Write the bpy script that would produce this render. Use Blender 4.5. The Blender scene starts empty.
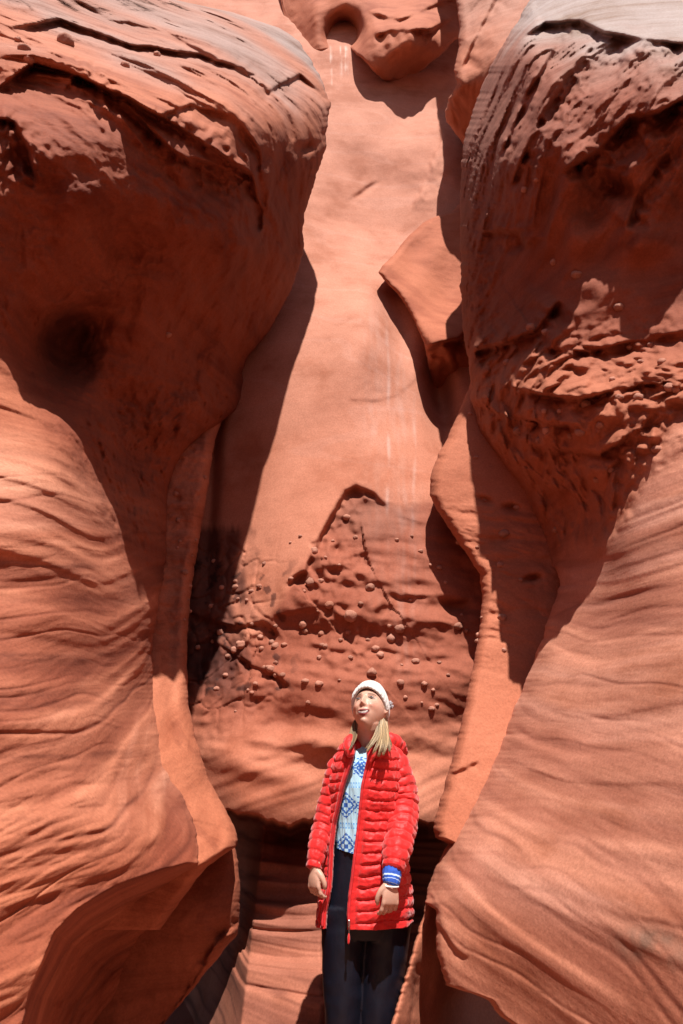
import bpy, bmesh, math, random
import numpy as np
from mathutils import Vector, Matrix
random.seed(7); rng = np.random.RandomState(11)
sc = bpy.context.scene
col = sc.collection

# ------------------------------------------------------------------ camera
F = 700.0; PITCH = math.radians(20); CZ = 1.40
CPI, SPI = math.cos(PITCH), math.sin(PITCH)
cam = bpy.data.cameras.new('camera'); cam_o = bpy.data.objects.new('camera', cam); col.objects.link(cam_o)
cam.sensor_fit = 'VERTICAL'; cam.sensor_height = 36.0; cam.lens = F * 36.0 / 1024.0
cam.clip_start = 0.05; cam.clip_end = 500
cam_o.location = (0, 0, CZ); cam_o.rotation_euler = (math.radians(90) + PITCH, 0, 0)
sc.camera = cam_o

def place(px, py, Y):
    """world point on the sight line through (px, py) at distance Y down the canyon"""
    a = (np.asarray(px, float) - 341.5) / F; b = (512.0 - np.asarray(py, float)) / F
    dy = CPI - b * SPI; dz = SPI + b * CPI
    t = Y / dy
    return np.stack([a * t, Y + 0 * t, CZ + dz * t], -1)

# ------------------------------------------------------------------ noise
_perm = rng.permutation(256); _perm = np.concatenate([_perm, _perm, _perm])
_grad = rng.normal(size=(256, 3)); _grad /= np.linalg.norm(_grad, axis=1)[:, None]
def noise(P):
    P = np.asarray(P, float); i = np.floor(P).astype(int); f = P - i; i &= 255
    u = f * f * f * (f * (f * 6 - 15) + 10); r = 0
    for dx in (0, 1):
        for dy in (0, 1):
            for dz in (0, 1):
                h = _perm[_perm[_perm[i[..., 0] + dx] + i[..., 1] + dy] + i[..., 2] + dz]
                g = _grad[h]
                d = g[..., 0] * (f[..., 0] - dx) + g[..., 1] * (f[..., 1] - dy) + g[..., 2] * (f[..., 2] - dz)
                w = (u[..., 0] if dx else 1 - u[..., 0]) * (u[..., 1] if dy else 1 - u[..., 1]) * (u[..., 2] if dz else 1 - u[..., 2])
                r = r + w * d
    return r * 1.6
def fbm(P, octv=4, gain=.5, lac=2.03, kind=None):
    r = 0; a = 1.0; P = np.asarray(P, float)
    for k in range(octv):
        n = noise(P + 17.3 * k)
        if kind == 'ridge': n = 1 - 2 * np.abs(n)
        if kind == 'billow': n = 2 * np.abs(n) - .5
        r = r + a * n; a *= gain; P = P * lac
    return r
def cells(P, seed=0):
    """distance to nearest and 2nd nearest jittered cell point"""
    P = np.asarray(P, float) + seed * 31.7; i = np.floor(P).astype(int); f = P - i
    d1 = np.full(P.shape[:-1], 9.0); d2 = d1.copy()
    for dx in (-1, 0, 1):
        for dy in (-1, 0, 1):
            for dz in (-1, 0, 1):
                j = (i + np.array([dx, dy, dz])) & 255
                h = _perm[_perm[_perm[j[..., 0]] + j[..., 1]] + j[..., 2]]
                q = _grad[h] * .45 + .5 + np.array([dx, dy, dz]) - f
                d = np.sqrt((q * q).sum(-1))
                d2 = np.where(d < d1, d1, np.minimum(d2, d)); d1 = np.minimum(d1, d)
    return d1, d2
def sat(x): return np.clip(x, 0, 1)
def sstep(a, b, x):
    t = np.clip((x - a) / (b - a), 0, 1); return t * t * (3 - 2 * t)

# ------------------------------------------------------------------ scattered control points -> smooth sheet
def sheet(pts):
    A = np.array(pts, float); X = A[:, :2] / 300.0; v = A[:, 2]; n = len(v)
    def k(r2): return np.where(r2 > 0, r2 * np.log(r2 + 1e-12), 0)
    R = ((X[:, None] - X[None]) ** 2).sum(-1)
    M = np.zeros((n + 3, n + 3)); M[:n, :n] = k(R) + np.eye(n) * .004
    M[:n, n] = 1; M[:n, n + 1:] = X; M[n, :n] = 1; M[n + 1:, :n] = X.T
    w = np.linalg.solve(M, np.concatenate([v, [0, 0, 0]]))
    def f(px, py):
        q = np.stack([px, py], -1) / 300.0; r = w[n] + q @ w[n + 1:]
        for j in range(n):
            d = q - X[j]; r = r + w[j] * k((d * d).sum(-1))
        return r
    return f

def polydist(px, py, pts):
    """signed distance (positive to the upper/left-hand side) and position 0..1 along a polyline"""
    pts = np.array(pts, float); best = np.full(px.shape, 1e9); sg = np.zeros(px.shape); al = np.zeros(px.shape)
    L = np.sqrt(((pts[1:] - pts[:-1]) ** 2).sum(1)); tot = L.sum(); acc = 0
    for k in range(len(pts) - 1):
        a = pts[k]; d = pts[k + 1] - a
        t = ((px - a[0]) * d[0] + (py - a[1]) * d[1]) / (d @ d); tc = np.clip(t, 0, 1)
        qx = px - a[0] - tc * d[0]; qy = py - a[1] - tc * d[1]; dist = np.hypot(qx, qy)
        s = (px - a[0]) * d[1] - (py - a[1]) * d[0]
        m = dist < best
        best = np.where(m, dist, best); sg = np.where(m, np.sign(s), sg); al = np.where(m, (acc + tc * L[k]) / tot, al)
        acc += L[k]
    return best * sg, al

def relief(px, py, feats):
    """sum of hand placed hollows (g) and ledges (L); + is away from the viewer"""
    r = np.zeros(px.shape)
    for f in feats:
        if f[0] == 'g':
            _, cx, cy, rx, ry, ang, amp = f
            c, s = math.cos(math.radians(ang)), math.sin(math.radians(ang))
            x = (px - cx) * c + (py - cy) * s; y = -(px - cx) * s + (py - cy) * c
            e = (x / rx) ** 2 + (y / ry) ** 2
            r += amp * np.exp(-np.minimum(e, 60))
        else:
            _, pts, up, dn, wu, wd = f[:6]
            wob = 3.5 * noise(np.stack([px / 26, py / 26, 0 * px + up * 50], -1)) + 1.6 * noise(np.stack([px / 7, py / 7, 0 * px + up * 50], -1))
            s, al = polydist(px, py + wob, pts)
            s = s + wob * .6
            fade = sstep(0, .12, al) * (1 - sstep(.85, 1, al)) if len(f) < 7 else 1.0
            fade = fade * sat(.70 + .9 * noise(np.stack([al * 5, 0 * al + dn * 90, al * 0], -1)) + .4 * noise(np.stack([px / 9, py / 9, 0 * px + 3], -1)))
            j = .5 + .5 * np.tanh(s / 2.0)
            e = -up * np.exp(-np.abs(s) / wu) * j + dn * np.exp(-np.abs(s) / wd) * (1 - j)
            r += e * fade
    return r

def steps(a, b, fa, fb, fine, coarse):
    """sample positions a..b, fine between fa and fb"""
    r = list(np.arange(a, fa, coarse)) + list(np.arange(fa, fb, fine)) + list(np.arange(fb, b + coarse, coarse))
    return np.array(r, float)

def interp(pts, q):
    A = np.array(pts, float); return np.interp(q, A[:, 0], A[:, 1])

def grid_mesh(name, P, mat, cols=None, flip=False, parent=None, smooth=True):
    n, m = P.shape[:2]
    me = bpy.data.meshes.new(name)
    me.vertices.add(n * m); me.vertices.foreach_set('co', P.reshape(-1).astype(np.float32))
    idx = np.arange(n * m).reshape(n, m)
    q = np.stack([idx[:-1, :-1], idx[1:, :-1], idx[1:, 1:], idx[:-1, 1:]], -1).reshape(-1, 4)
    if flip: q = q[:, ::-1]
    k = len(q)
    me.loops.add(4 * k); me.polygons.add(k)
    me.loops.foreach_set('vertex_index', q.reshape(-1).astype(np.int32))
    me.polygons.foreach_set('loop_start', np.arange(0, 4 * k, 4, dtype=np.int32))
    me.polygons.foreach_set('use_smooth', np.ones(k, bool) if smooth else np.zeros(k, bool))
    me.update(calc_edges=True)
    if cols is not None:
        a = me.color_attributes.new('tint', 'FLOAT_COLOR', 'POINT')
        c = np.ones((n * m, 4), np.float32); c[:, :3] = cols.reshape(-1, 3)
        a.data.foreach_set('color', c.reshape(-1))
    if mat: me.materials.append(mat)
    o = bpy.data.objects.new(name, me); col.objects.link(o)
    if parent: o.parent = parent
    return o

MASS = {}
def mass(name, edge, side, width, ctrl, feats, detail, mat, rows, rim=(22, .12), tint=None, rough_edge=1.2,
         axis='y', wrap=((4, .12), (16, .35), (44, .8)), outer=None, fine=1.25, undercut=None):
    """A rock mass whose front is a relief sheet in real distance. edge: silhouette, side: which way the rock lies from it."""
    R = steps(rows[0], rows[1], max(rows[0], -30), min(rows[1], 1050), fine, 9.0)
    U = np.concatenate([np.arange(0, 8, .7), steps(8, width, 8, min(width, 420), fine, 10.0)])
    e = interp(edge, R) + rough_edge * (1.6 * noise(np.stack([R / 14, 0 * R, 0 * R + len(name)], -1)) + .8 * noise(np.stack([R / 4, 0 * R, 0 * R + 5], -1)))
    px = e[:, None] + side * U[None, :]; py = R[:, None] + 0 * px
    if axis == 'x': px, py = py, px
    Y = sheet(ctrl)(px, py)
    if undercut is not None: Y = Y + undercut(px, py)
    w, rr = rim
    if callable(w): w = w(R)[:, None]
    if callable(rr): rr = rr(R)[:, None]
    t = np.clip(1 - U[None, :] / w, 0, 1)
    Y = Y + rr * (1 - np.sqrt(np.maximum(1 - t * t, 0)))
    Y = Y + relief(px, py, feats)
    P0 = place(px, py, Y)
    damp = .25 + .75 * np.clip(U[None, :] / 12, 0, 1)
    Y = Y + detail(px, py, P0) * damp
    Y = np.maximum(Y, .5)
    P = place(px, py, Y)
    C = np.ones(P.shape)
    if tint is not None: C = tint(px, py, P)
    MASS[name] = (px, py, Y, P)
    # far side: wraps round behind the silhouette
    back = []
    for k, dy in wrap:
        q = (place(px[:, 0] + side * k, py[:, 0], Y[:, 0] + dy) if axis == 'y'
             else place(px[:, 0], py[:, 0] + side * k, Y[:, 0] + dy))
        back.append(q)
    Pw = [b[:, None] for b in back[::-1]] + [P]
    Cw = [C[:, :1]] * len(back) + [C]
    if outer is not None:
        for off in outer:
            Pw.append(P[:, -1:] + np.array(off)); Cw.append(C[:, -1:])
    Pw = np.concatenate(Pw, 1); Cw = np.concatenate(Cw, 1)
    fl = (side > 0) != (axis == 'x')
    o = grid_mesh(name, Pw, mat, Cw, flip=not fl)
    o['kind'] = 'structure'
    return o

def mix(a, b, t): return a * (1 - t) + b * t
def sat(x): return np.clip(x, 0, 1)

# ------------------------------------------------------------------ sandstone
def N(nt, t, **kw):
    n = nt.nodes.new(t)
    for k, v in kw.items(): setattr(n, k, v)
    return n
def sandstone(name, light, dark, band=1.0, bump=1.0, rough=.85, dip=(0, 0)):
    light = [c * k for c, k in zip(light, (.70, .65, .66))]; dark = [c * k for c, k in zip(dark, (.62, .54, .52))]
    m = bpy.data.materials.new(name); m.use_nodes = True; nt = m.node_tree; L = nt.links.new
    b = nt.nodes['Principled BSDF']
    geo = N(nt, 'ShaderNodeNewGeometry')
    mp = N(nt, 'ShaderNodeMapping'); mp.inputs['Rotation'].default_value = (dip[0], dip[1], 0); L(geo.outputs['Position'], mp.inputs['Vector'])
    warp = N(nt, 'ShaderNodeTexNoise'); warp.inputs['Scale'].default_value = 1.1; warp.inputs['Detail'].default_value = 1; L(mp.outputs[0], warp.inputs['Vector'])
    sub = N(nt, 'ShaderNodeVectorMath', operation='MULTIPLY_ADD'); sub.inputs[1].default_value = (.25, .25, .22); L(warp.outputs['Color'], sub.inputs[0]); L(mp.outputs[0], sub.inputs[2])
    st = N(nt, 'ShaderNodeMapping'); st.inputs['Scale'].default_value = (.55, .55, 9); L(sub.outputs[0], st.inputs['Vector'])
    n1 = N(nt, 'ShaderNodeTexNoise'); n1.inputs['Scale'].default_value = 1.3; n1.inputs['Detail'].default_value = 6; n1.inputs['Roughness'].default_value = .62; L(st.outputs[0], n1.inputs['Vector'])
    n2 = N(nt, 'ShaderNodeTexNoise'); n2.inputs['Scale'].default_value = 2.2; n2.inputs['Detail'].default_value = 8; n2.inputs['Roughness'].default_value = .6; L(geo.outputs['Position'], n2.inputs['Vector'])
    n3 = N(nt, 'ShaderNodeTexNoise'); n3.inputs['Scale'].default_value = 90; n3.inputs['Detail'].default_value = 5; n3.inputs['Roughness'].default_value = .75; L(geo.outputs['Position'], n3.inputs['Vector'])
    cr = N(nt, 'ShaderNodeValToRGB'); cr.color_ramp.elements[0].position = .36; cr.color_ramp.elements[1].position = .60
    cr.color_ramp.elements[0].color = (*dark, 1); cr.color_ramp.elements[1].color = (*light, 1)
    mid = cr.color_ramp.elements.new(.47); mid.color = (*[.62 * a + .38 * c for a, c in zip(light, dark)], 1)
    am = N(nt, 'ShaderNodeMix', data_type='FLOAT'); am.inputs[0].default_value = .45 / max(band, .01) if band > 1 else 1 - .55 * band
    L(n1.outputs[0], am.inputs[2]); L(n2.outputs[0], am.inputs[3])
    L(am.outputs[0], cr.inputs[0])
    gr = N(nt, 'ShaderNodeValToRGB'); gr.color_ramp.elements[0].position = .3; gr.color_ramp.elements[1].position = .72
    gr.color_ramp.elements[0].color = (.76, .73, .71, 1); gr.color_ramp.elements[1].color = (1.12, 1.13, 1.14, 1); L(n3.outputs[0], gr.inputs[0])
    m1 = N(nt, 'ShaderNodeMix', data_type='RGBA', blend_type='MULTIPLY'); m1.inputs[0].default_value = 1; L(cr.outputs[0], m1.inputs[6]); L(gr.outputs[0], m1.inputs[7])
    at = N(nt, 'ShaderNodeAttribute', attribute_name='tint')
    m2 = N(nt, 'ShaderNodeMix', data_type='RGBA', blend_type='MULTIPLY'); m2.inputs[0].default_value = 1; L(m1.outputs[2], m2.inputs[6]); L(at.outputs['Color'], m2.inputs[7])
    L(m2.outputs[2], b.inputs['Base Color'])
    b.inputs['Roughness'].default_value = rough; b.inputs['Specular IOR Level'].default_value = .35
    st2 = N(nt, 'ShaderNodeMapping'); st2.inputs['Scale'].default_value = (2.5, 2.5, 42); L(sub.outputs[0], st2.inputs['Vector'])
    n4 = N(nt, 'ShaderNodeTexNoise'); n4.inputs['Scale'].default_value = 1.0; n4.inputs['Detail'].default_value = 5; L(st2.outputs[0], n4.inputs['Vector'])
    b1 = N(nt, 'ShaderNodeBump'); b1.inputs['Strength'].default_value = .42 * band * bump; b1.inputs['Distance'].default_value = .012; L(n4.outputs[0], b1.inputs['Height'])
    n5 = N(nt, 'ShaderNodeTexNoise'); n5.inputs['Scale'].default_value = 38; n5.inputs['Detail'].default_value = 7; n5.inputs['Roughness'].default_value = .7; L(geo.outputs['Position'], n5.inputs['Vector'])
    b2 = N(nt, 'ShaderNodeBump'); b2.inputs['Strength'].default_value = .55 * bump; b2.inputs['Distance'].default_value = .012; L(n5.outputs[0], b2.inputs['Height']); L(b1.outputs[0], b2.inputs['Normal'])
    L(b2.outputs[0], b.inputs['Normal'])
    return m
M_LEFT = sandstone('left_sandstone', (.62, .225, .115), (.38, .105, .045), bump=.6, dip=(-.23, 0))
M_RIGHT = sandstone('right_sandstone', (.63, .24, .13), (.42, .13, .058), band=.8, bump=.5, dip=(-.13, 0))
M_BACK = sandstone('back_sandstone', (.62, .235, .135), (.50, .165, .085), band=.25, bump=.35)
M_SLAB = sandstone('slab_sandstone', (.60, .215, .115), (.48, .15, .072), band=.4, bump=.6)
M_TOP = sandstone('top_sandstone', (.62, .215, .11), (.44, .12, .052), band=.6, bump=.5)
M_FLOOR = sandstone('sand', (.60, .29, .19), (.52, .22, .13), band=.2, bump=.6)
M_NOD = sandstone('nodule_stone', (.60, .30, .21), (.50, .22, .14), band=.2, bump=.8)

def bed(P, n, k, along=.45):
    """coordinates stretched along the bedding: n bedding normal, k layers per metre"""
    n = np.array(n, float); n /= np.linalg.norm(n)
    d = P @ n
    q = (P - d[..., None] * n) * along
    return q + (d * k)[..., None] * n
def layers(P, n, k, warp=.25, seed=0):
    d = P @ (np.array(n, float) / np.linalg.norm(n)) + warp * noise(P * .9 + seed)
    w = d * k
    a = noise(np.stack([w, 0 * w + seed, P[..., 0] * .5], -1)); b = noise(np.stack([w * 2.7, 0 * w + seed + 3, P[..., 1] * .6], -1))
    return a + .5 * b
def lines(P, n, k, width=.10, warp=.12, seed=0):
    d = P @ (np.array(n, float) / np.linalg.norm(n)) + warp * noise(P * .8 + seed) + .03 * noise(P * 3 + seed)
    a = noise(np.stack([d * k, 0 * d + seed, P[..., 0] * .35], -1))
    brk = sat(.45 + 1.6 * noise(np.stack([P[..., 0] * 1.3, P[..., 1] * 1.3, d * k], -1) + seed))
    return np.exp(-(a / width) ** 2) * brk
def darken(C, m, c):
    return C * (1 - m[..., None]) + C * np.array(c) * m[..., None]

# ================================================================== LEFT WALL
A_edge = [(-220, -190), (-120, -20), (-40, 110), (0, 176), (12, 232), (28, 280), (42, 300), (60, 311), (85, 324), (103, 330), (150, 325), (190, 312), (215, 304), (255, 303),
          (290, 291), (330, 270), (358, 247), (372, 243), (395, 244), (410, 236), (422, 221), (432, 205), (445, 190), (465, 177), (485, 170), (500, 168), (560, 166), (600, 159),
          (650, 152), (690, 155), (740, 165), (790, 183), (830, 196), (862, 199), (880, 195), (900, 184), (918, 168), (950, 147), (973, 131), (1024, 93), (1100, 40), (1330, -60)]
A_ctrl = [(-300, -150, 3.0), (-300, 100, 1.7), (-300, 400, 1.75), (-300, 700, 1.45), (-300, 1000, 1.2), (-300, 1300, 1.1),
          (-100, -200, 3.8), (0, -30, 2.95), (0, 60, 2.45), (0, 130, 2.25), (0, 250, 2.4), (0, 340, 2.6), (0, 450, 2.4), (0, 600, 2.25), (0, 750, 2.02), (0, 900, 1.88), (0, 1024, 1.8),
          (60, 350, 2.95), (60, 470, 2.60), (60, 600, 2.44), (70, 750, 2.3), (70, 880, 2.08),
          (100, -20, 3.6), (100, 30, 3.0), (100, 90, 2.45), (100, 200, 2.5), (110, 330, 3.1), (110, 430, 3.3), (105, 520, 2.98), (100, 620, 2.80), (110, 720, 2.70), (115, 830, 2.3),
          (200, 0, 4.3), (200, 35, 3.5), (200, 90, 2.85), (200, 200, 2.92), (200, 300, 3.5), (200, 400, 3.95), (150, 460, 3.85), (152, 560, 3.65), (135, 600, 3.25), (140, 700, 3.28),
          (160, 780, 3.08), (180, 830, 2.75), (190, 860, 2.7), (150, 850, 2.5),
          (295, 55, 4.3), (312, 105, 3.95), (300, 200, 4.05), (280, 300, 4.3), (230, 380, 4.4), (255, 250, 3.55), (255, 120, 3.05), (60, 1150, 2.0), (-50, 1300, 1.6)]
A_feats = [
    ('L', [(-10, 95), (35, 62), (70, 72), (130, 100), (190, 135), (250, 175), (262, 205)], .16, .16, 22, 16),
    ('L', [(60, 95), (78, 75), (120, 100), (170, 150), (215, 178), (256, 192)], .08, .14, 12, 14),
    ('L', [(0, 30), (60, 20), (130, 45), (200, 55), (255, 75), (268, 92), (300, 75), (332, 104)], .07, .16, 14, 12),
    ('L', [(60, -10), (110, 20), (165, 30), (190, 45), (262, 78)], .05, .09, 10, 10),
    ('L', [(185, 155), (225, 170), (250, 185), (262, 210), (258, 240)], .06, .10, 10, 14),
    ('L', [(-5, 118), (14, 122), (28, 150), (38, 190)], .10, .12, 18, 20),
    ('L', [(150, 120), (190, 105), (235, 118), (258, 150), (265, 200)], .05, .09, 14, 14),
    ('g', 68, 355, 34, 42, 0, .30), ('g', 90, 320, 40, 22, -30, .12), ('g', 308, 148, 9, 5, -20, .10), ('g', 290, 90, 10, 6, 30, .06),
    ('g', 160, 210, 60, 26, 20, -.10), ('g', 225, 225, 30, 40, 0, -.12), ('g', 120, 250, 30, 30, 0, .08), ('g', 235, 330, 25, 30, 0, -.08),
    ('g', 120, 400, 26, 18, 10, .10), ('g', 175, 390, 30, 14, -20, .06),
    # long undercut at the foot of the lit belly
]
A_under_line = [(205, 864), (186, 863), (159, 870), (116, 885), (77, 908), (54, 932), (39, 968), (29, 992), (21, 1030), (0, 1120)]
def A_under(px, py):
    s, al = polydist(px, py, A_under_line)
    d = np.maximum(s, 0)             # below / right of the line
    return 1.5 * (1 - np.exp(-d / 42)) + .10 * np.exp(-((d - 26) / 7) ** 2) * (d > 0)
def A_detail(px, py, P):
    up = 1 - sstep(110, 200, py + .1 * px); low = sstep(0, 90, py - (340 + 1.55 * px) + 0) * sstep(440, 560, py + .0 * px) + 0
    low = sstep(-30, 60, py - (350 + 1.4 * px)); low = np.maximum(low, sstep(520, 600, py))
    mid = (1 - up) * (1 - low)
    q = bed(P, (.55, .1, .8), 1.8, .7)
    beds = fbm(q * 1.5, 4, gain=.42, kind='ridge') - .4
    smooth = 1 - .35 * (1 - sstep(20, 60, py - .22 * (px - 100)))
    r = up * smooth * (-.075 * beds) + mid * (.085 * fbm(P * 1.9, 3) + .010 * fbm(P * 9, 4, kind='billow'))
    rough = mid * sstep(330, 420, py) * sstep(60, 110, px)
    d1, d2 = cells(P * 11 + .5 * np.stack([fbm(P * 6, 2)] * 3, -1)); r += rough * (.030 * sat(1 - d1 * 1.3) * -1 + .02 * fbm(P * 16, 3))
    d1, d2 = cells(P * 4.2 + .6 * np.stack([fbm(P * 3, 2)] * 3, -1), 2); r += mid * (-.03 * sat(d2 - d1))
    ly = layers(P, (0, -.23, 1), 7, .13); ly2 = layers(P, (0, -.23, 1), 20, .2, 4)
    r += low * (.012 * ly + .010 * np.tanh(5 * ly) + .004 * ly2 + .004 * fbm(P * 5, 3) + .014 * lines(P, (0, -.23, 1), 6, .07) + .006 * lines(P, (0, -.23, 1), 24, .12, .2, 8))
    bl = sat(sstep(700, 780, py) * sstep(170, 90, px)) if False else sstep(720, 800, py) * (1 - sstep(90, 200, px))
    r += bl * .022 * fbm(bed(P, (-.35, 0, 1), 7, 1.2), 4, kind='ridge')
    return r
def A_tint(px, py, P):
    C = np.ones(P.shape)
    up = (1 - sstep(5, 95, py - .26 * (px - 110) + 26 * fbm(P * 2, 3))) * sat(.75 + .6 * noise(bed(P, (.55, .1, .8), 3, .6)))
    C = darken(C, up * .95, (.70, 1.55, 2.75))  # blue-grey upper face: sky glare put into the colour
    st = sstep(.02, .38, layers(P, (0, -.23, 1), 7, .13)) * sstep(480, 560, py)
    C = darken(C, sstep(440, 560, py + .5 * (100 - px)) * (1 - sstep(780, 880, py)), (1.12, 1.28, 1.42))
    C = darken(C, st * .7, (.66, .52, .48)); lt = sstep(.0, .4, layers(P, (0, -.23, 1), 17, .2, 9)) * sstep(440, 560, py); C = darken(C, lt * .5, (.78, .68, .66))
    lo = sstep(430, 540, py + .5 * (100 - px)); C = darken(C, lo * sstep(.0, .35, layers(P, (0, -.23, 1), 3.2, .14, 21)) * (1 - sstep(760, 860, py)), (1.22, 1.5, 1.7)); C = darken(C, lo * sstep(.0, .35, -layers(P, (0, -.23, 1), 3.6, .14, 33)) * .8, (.68, .54, .50)); C = darken(C, lo * lines(P, (0, -.23, 1), 6, .07) * .85, (.50, .40, .40)); C = darken(C, lo * lines(P, (0, -.23, 1), 11, .12, .2, 5) * .7, (1.22, 1.38, 1.5)); C = darken(C, lo * lines(P, (0, -.23, 1), 24, .12, .2, 8) * .5, (.72, .62, .62))  # bedding bands; the pale ones also carry a painted sunlit glow
    for y0, w, x1, a in ((566, 4, 118, .8), (575, 7, 110, .4), (600, 3, 110, .3), (658, 4, 122, .8), (668, 6, 110, .4), (706, 7, 140, .5), (694, 3, 130, .5), (756, 4, 150, .7), (768, 7, 120, .35), (822, 4, 60, .5), (640, 3, 120, .35)):
        wv = 5 * noise(np.stack([px / 45, 0 * px, 0 * px + y0], -1)) - .00045 * (px - 60) ** 2
        C = darken(C, a * np.exp(-((py - y0 - wv) / w) ** 2) * (1 - sstep(x1 - 40, x1 + 10, px)) * sat(.75 + fbm(np.stack([px / 30, py / 5, 0 * px], -1), 3)), (.50, .42, .42))
    midm = sstep(60, 120, py - .25 * (px - 60)) * (1 - sstep(-20, 50, py - (350 + 1.4 * px))) * (1 - sstep(560, 640, py)); C = darken(C, midm, (.60, .46, .40))  # darker overhang: part redder rock layer, part shade painted into the tint
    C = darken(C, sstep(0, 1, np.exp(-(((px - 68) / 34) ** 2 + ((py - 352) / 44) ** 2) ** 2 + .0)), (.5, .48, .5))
    C = darken(C, np.clip((px > 60) * sstep(340, 420, py) * (1 - sstep(480, 520, py)), 0, 1) * .35 * sat(fbm(P * 5, 3) + .4), (.6, .5, .5))
    return C
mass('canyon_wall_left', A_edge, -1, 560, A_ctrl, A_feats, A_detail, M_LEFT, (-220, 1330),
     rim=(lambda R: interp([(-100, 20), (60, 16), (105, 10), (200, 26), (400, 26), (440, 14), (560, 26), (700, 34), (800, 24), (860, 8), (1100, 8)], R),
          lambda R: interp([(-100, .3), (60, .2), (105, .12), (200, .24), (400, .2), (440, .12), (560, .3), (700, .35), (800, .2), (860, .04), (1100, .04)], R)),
     tint=A_tint, undercut=A_under, outer=[(.0, -.9, 0), (.1, -2.2, 0), (.35, -4.0, 0), (.4, -7.5, 0), (1.6, -8.5, 0)])  # outer: unseen run behind the camera, added to cut sky and bounce light

# fin that the left wall ends in
B_edge = [(395, 232), (418, 223), (440, 215), (500, 206), (560, 196), (600, 190), (650, 187), (700, 188), (740, 196), (780, 209), (812, 227), (830, 236), (840, 238), (847, 236), (856, 222), (868, 206), (880, 196), (895, 185), (930, 160)]
B_ctrl = [(120, 380, 4.5), (225, 400, 4.6), (170, 420, 4.3), (215, 430, 4.35), (170, 600, 4.05), (188, 600, 4.1), (150, 700, 3.6), (188, 720, 3.75), (170, 760, 3.3), (205, 790, 3.5), (190, 820, 3.05),
          (215, 830, 3.2), (236, 838, 3.25), (197, 862, 2.88), (160, 850, 3.0), (100, 900, 3.0), (100, 600, 4.1), (180, 930, 3.1)]
def B_detail(px, py, P):
    pit = sstep(400, 440, py) * (1 - sstep(600, 720, py))
    d1, d2 = cells(P * 9, 3)
    return .015 * fbm(P * 4, 4) + pit * (.03 * sat(.28 - d1) * 3.0 + .012 * fbm(P * 18, 3)) + .008 * layers(P, (.1, -.2, 1), 14, .2)
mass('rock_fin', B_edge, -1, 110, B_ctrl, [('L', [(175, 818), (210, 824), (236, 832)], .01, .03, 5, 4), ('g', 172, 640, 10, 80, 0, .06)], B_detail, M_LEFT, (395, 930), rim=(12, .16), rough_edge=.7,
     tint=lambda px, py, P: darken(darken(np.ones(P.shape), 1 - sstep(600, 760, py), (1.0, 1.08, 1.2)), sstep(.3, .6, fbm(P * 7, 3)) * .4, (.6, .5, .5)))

# boulder in the undercut
C_edge = [(780, 200), (835, 228), (850, 236), (880, 240), (905, 240), (925, 239), (937, 236), (950, 224), (990, 192), (1024, 164), (1100, 120), (1330, 40)]
C_ctrl = [(200, 800, 3.7), (235, 850, 3.55), (238, 920, 3.4), (190, 900, 3.35), (150, 960, 3.45), (170, 1010, 3.6), (120, 1024, 3.5), (60, 1000, 3.5), (60, 1300, 3.5), (150, 850, 3.6)]
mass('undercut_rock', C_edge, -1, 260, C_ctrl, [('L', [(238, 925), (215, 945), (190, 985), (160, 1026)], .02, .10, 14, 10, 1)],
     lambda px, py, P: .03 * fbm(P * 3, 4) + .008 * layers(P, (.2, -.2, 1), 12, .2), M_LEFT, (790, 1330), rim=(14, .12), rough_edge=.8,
     tint=lambda px, py, P: darken(np.ones(P.shape), .8 + .2 * sat(fbm(P * 4, 3)), (.62, .52, .50)))  # darkened all over: shade of the undercut put into the colour

# ================================================================== BACK WALL
D_ctrl = [(0, -150, 7.60), (250, -100, 7.40), (250, 10, 6.70), (340, 60, 6.25), (400, 90, 6.15), (300, 150, 5.80), (440, 150, 5.80), (380, 220, 5.78), (300, 300, 4.90), (380, 340, 4.70), (460, 300, 5.20), (440, 400, 4.77),
          (230, 420, 4.67), (330, 420, 4.37), (400, 450, 4.37), (210, 560, 4.47), (300, 560, 4.07), (400, 560, 4.07), (480, 560, 4.17), (200, 680, 4.22), (300, 680, 3.87), (400, 680, 3.87), (480, 680, 3.97),
          (205, 760, 4.05), (300, 760, 3.86), (400, 760, 3.88), (250, 810, 3.84), (340, 812, 3.78), (430, 815, 3.84), (560, 500, 4.27), (560, 800, 4.50), (600, 100, 7.20), (100, 800, 4.80), (100, 500, 4.87),
          (345, 870, 3.95), (240, 1000, 4.10), (330, 1000, 3.80), (420, 1000, 4.10), (560, 1000, 4.10), (330, 1100, 3.50), (100, 1050, 4.20), (240, 900, 4.20)]
lip = [(-50, 800), (180, 800), (237, 813), (258, 815), (275, 822), (288, 826), (300, 821), (330, 816), (365, 822), (400, 819), (432, 823), (700, 830)]
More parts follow.
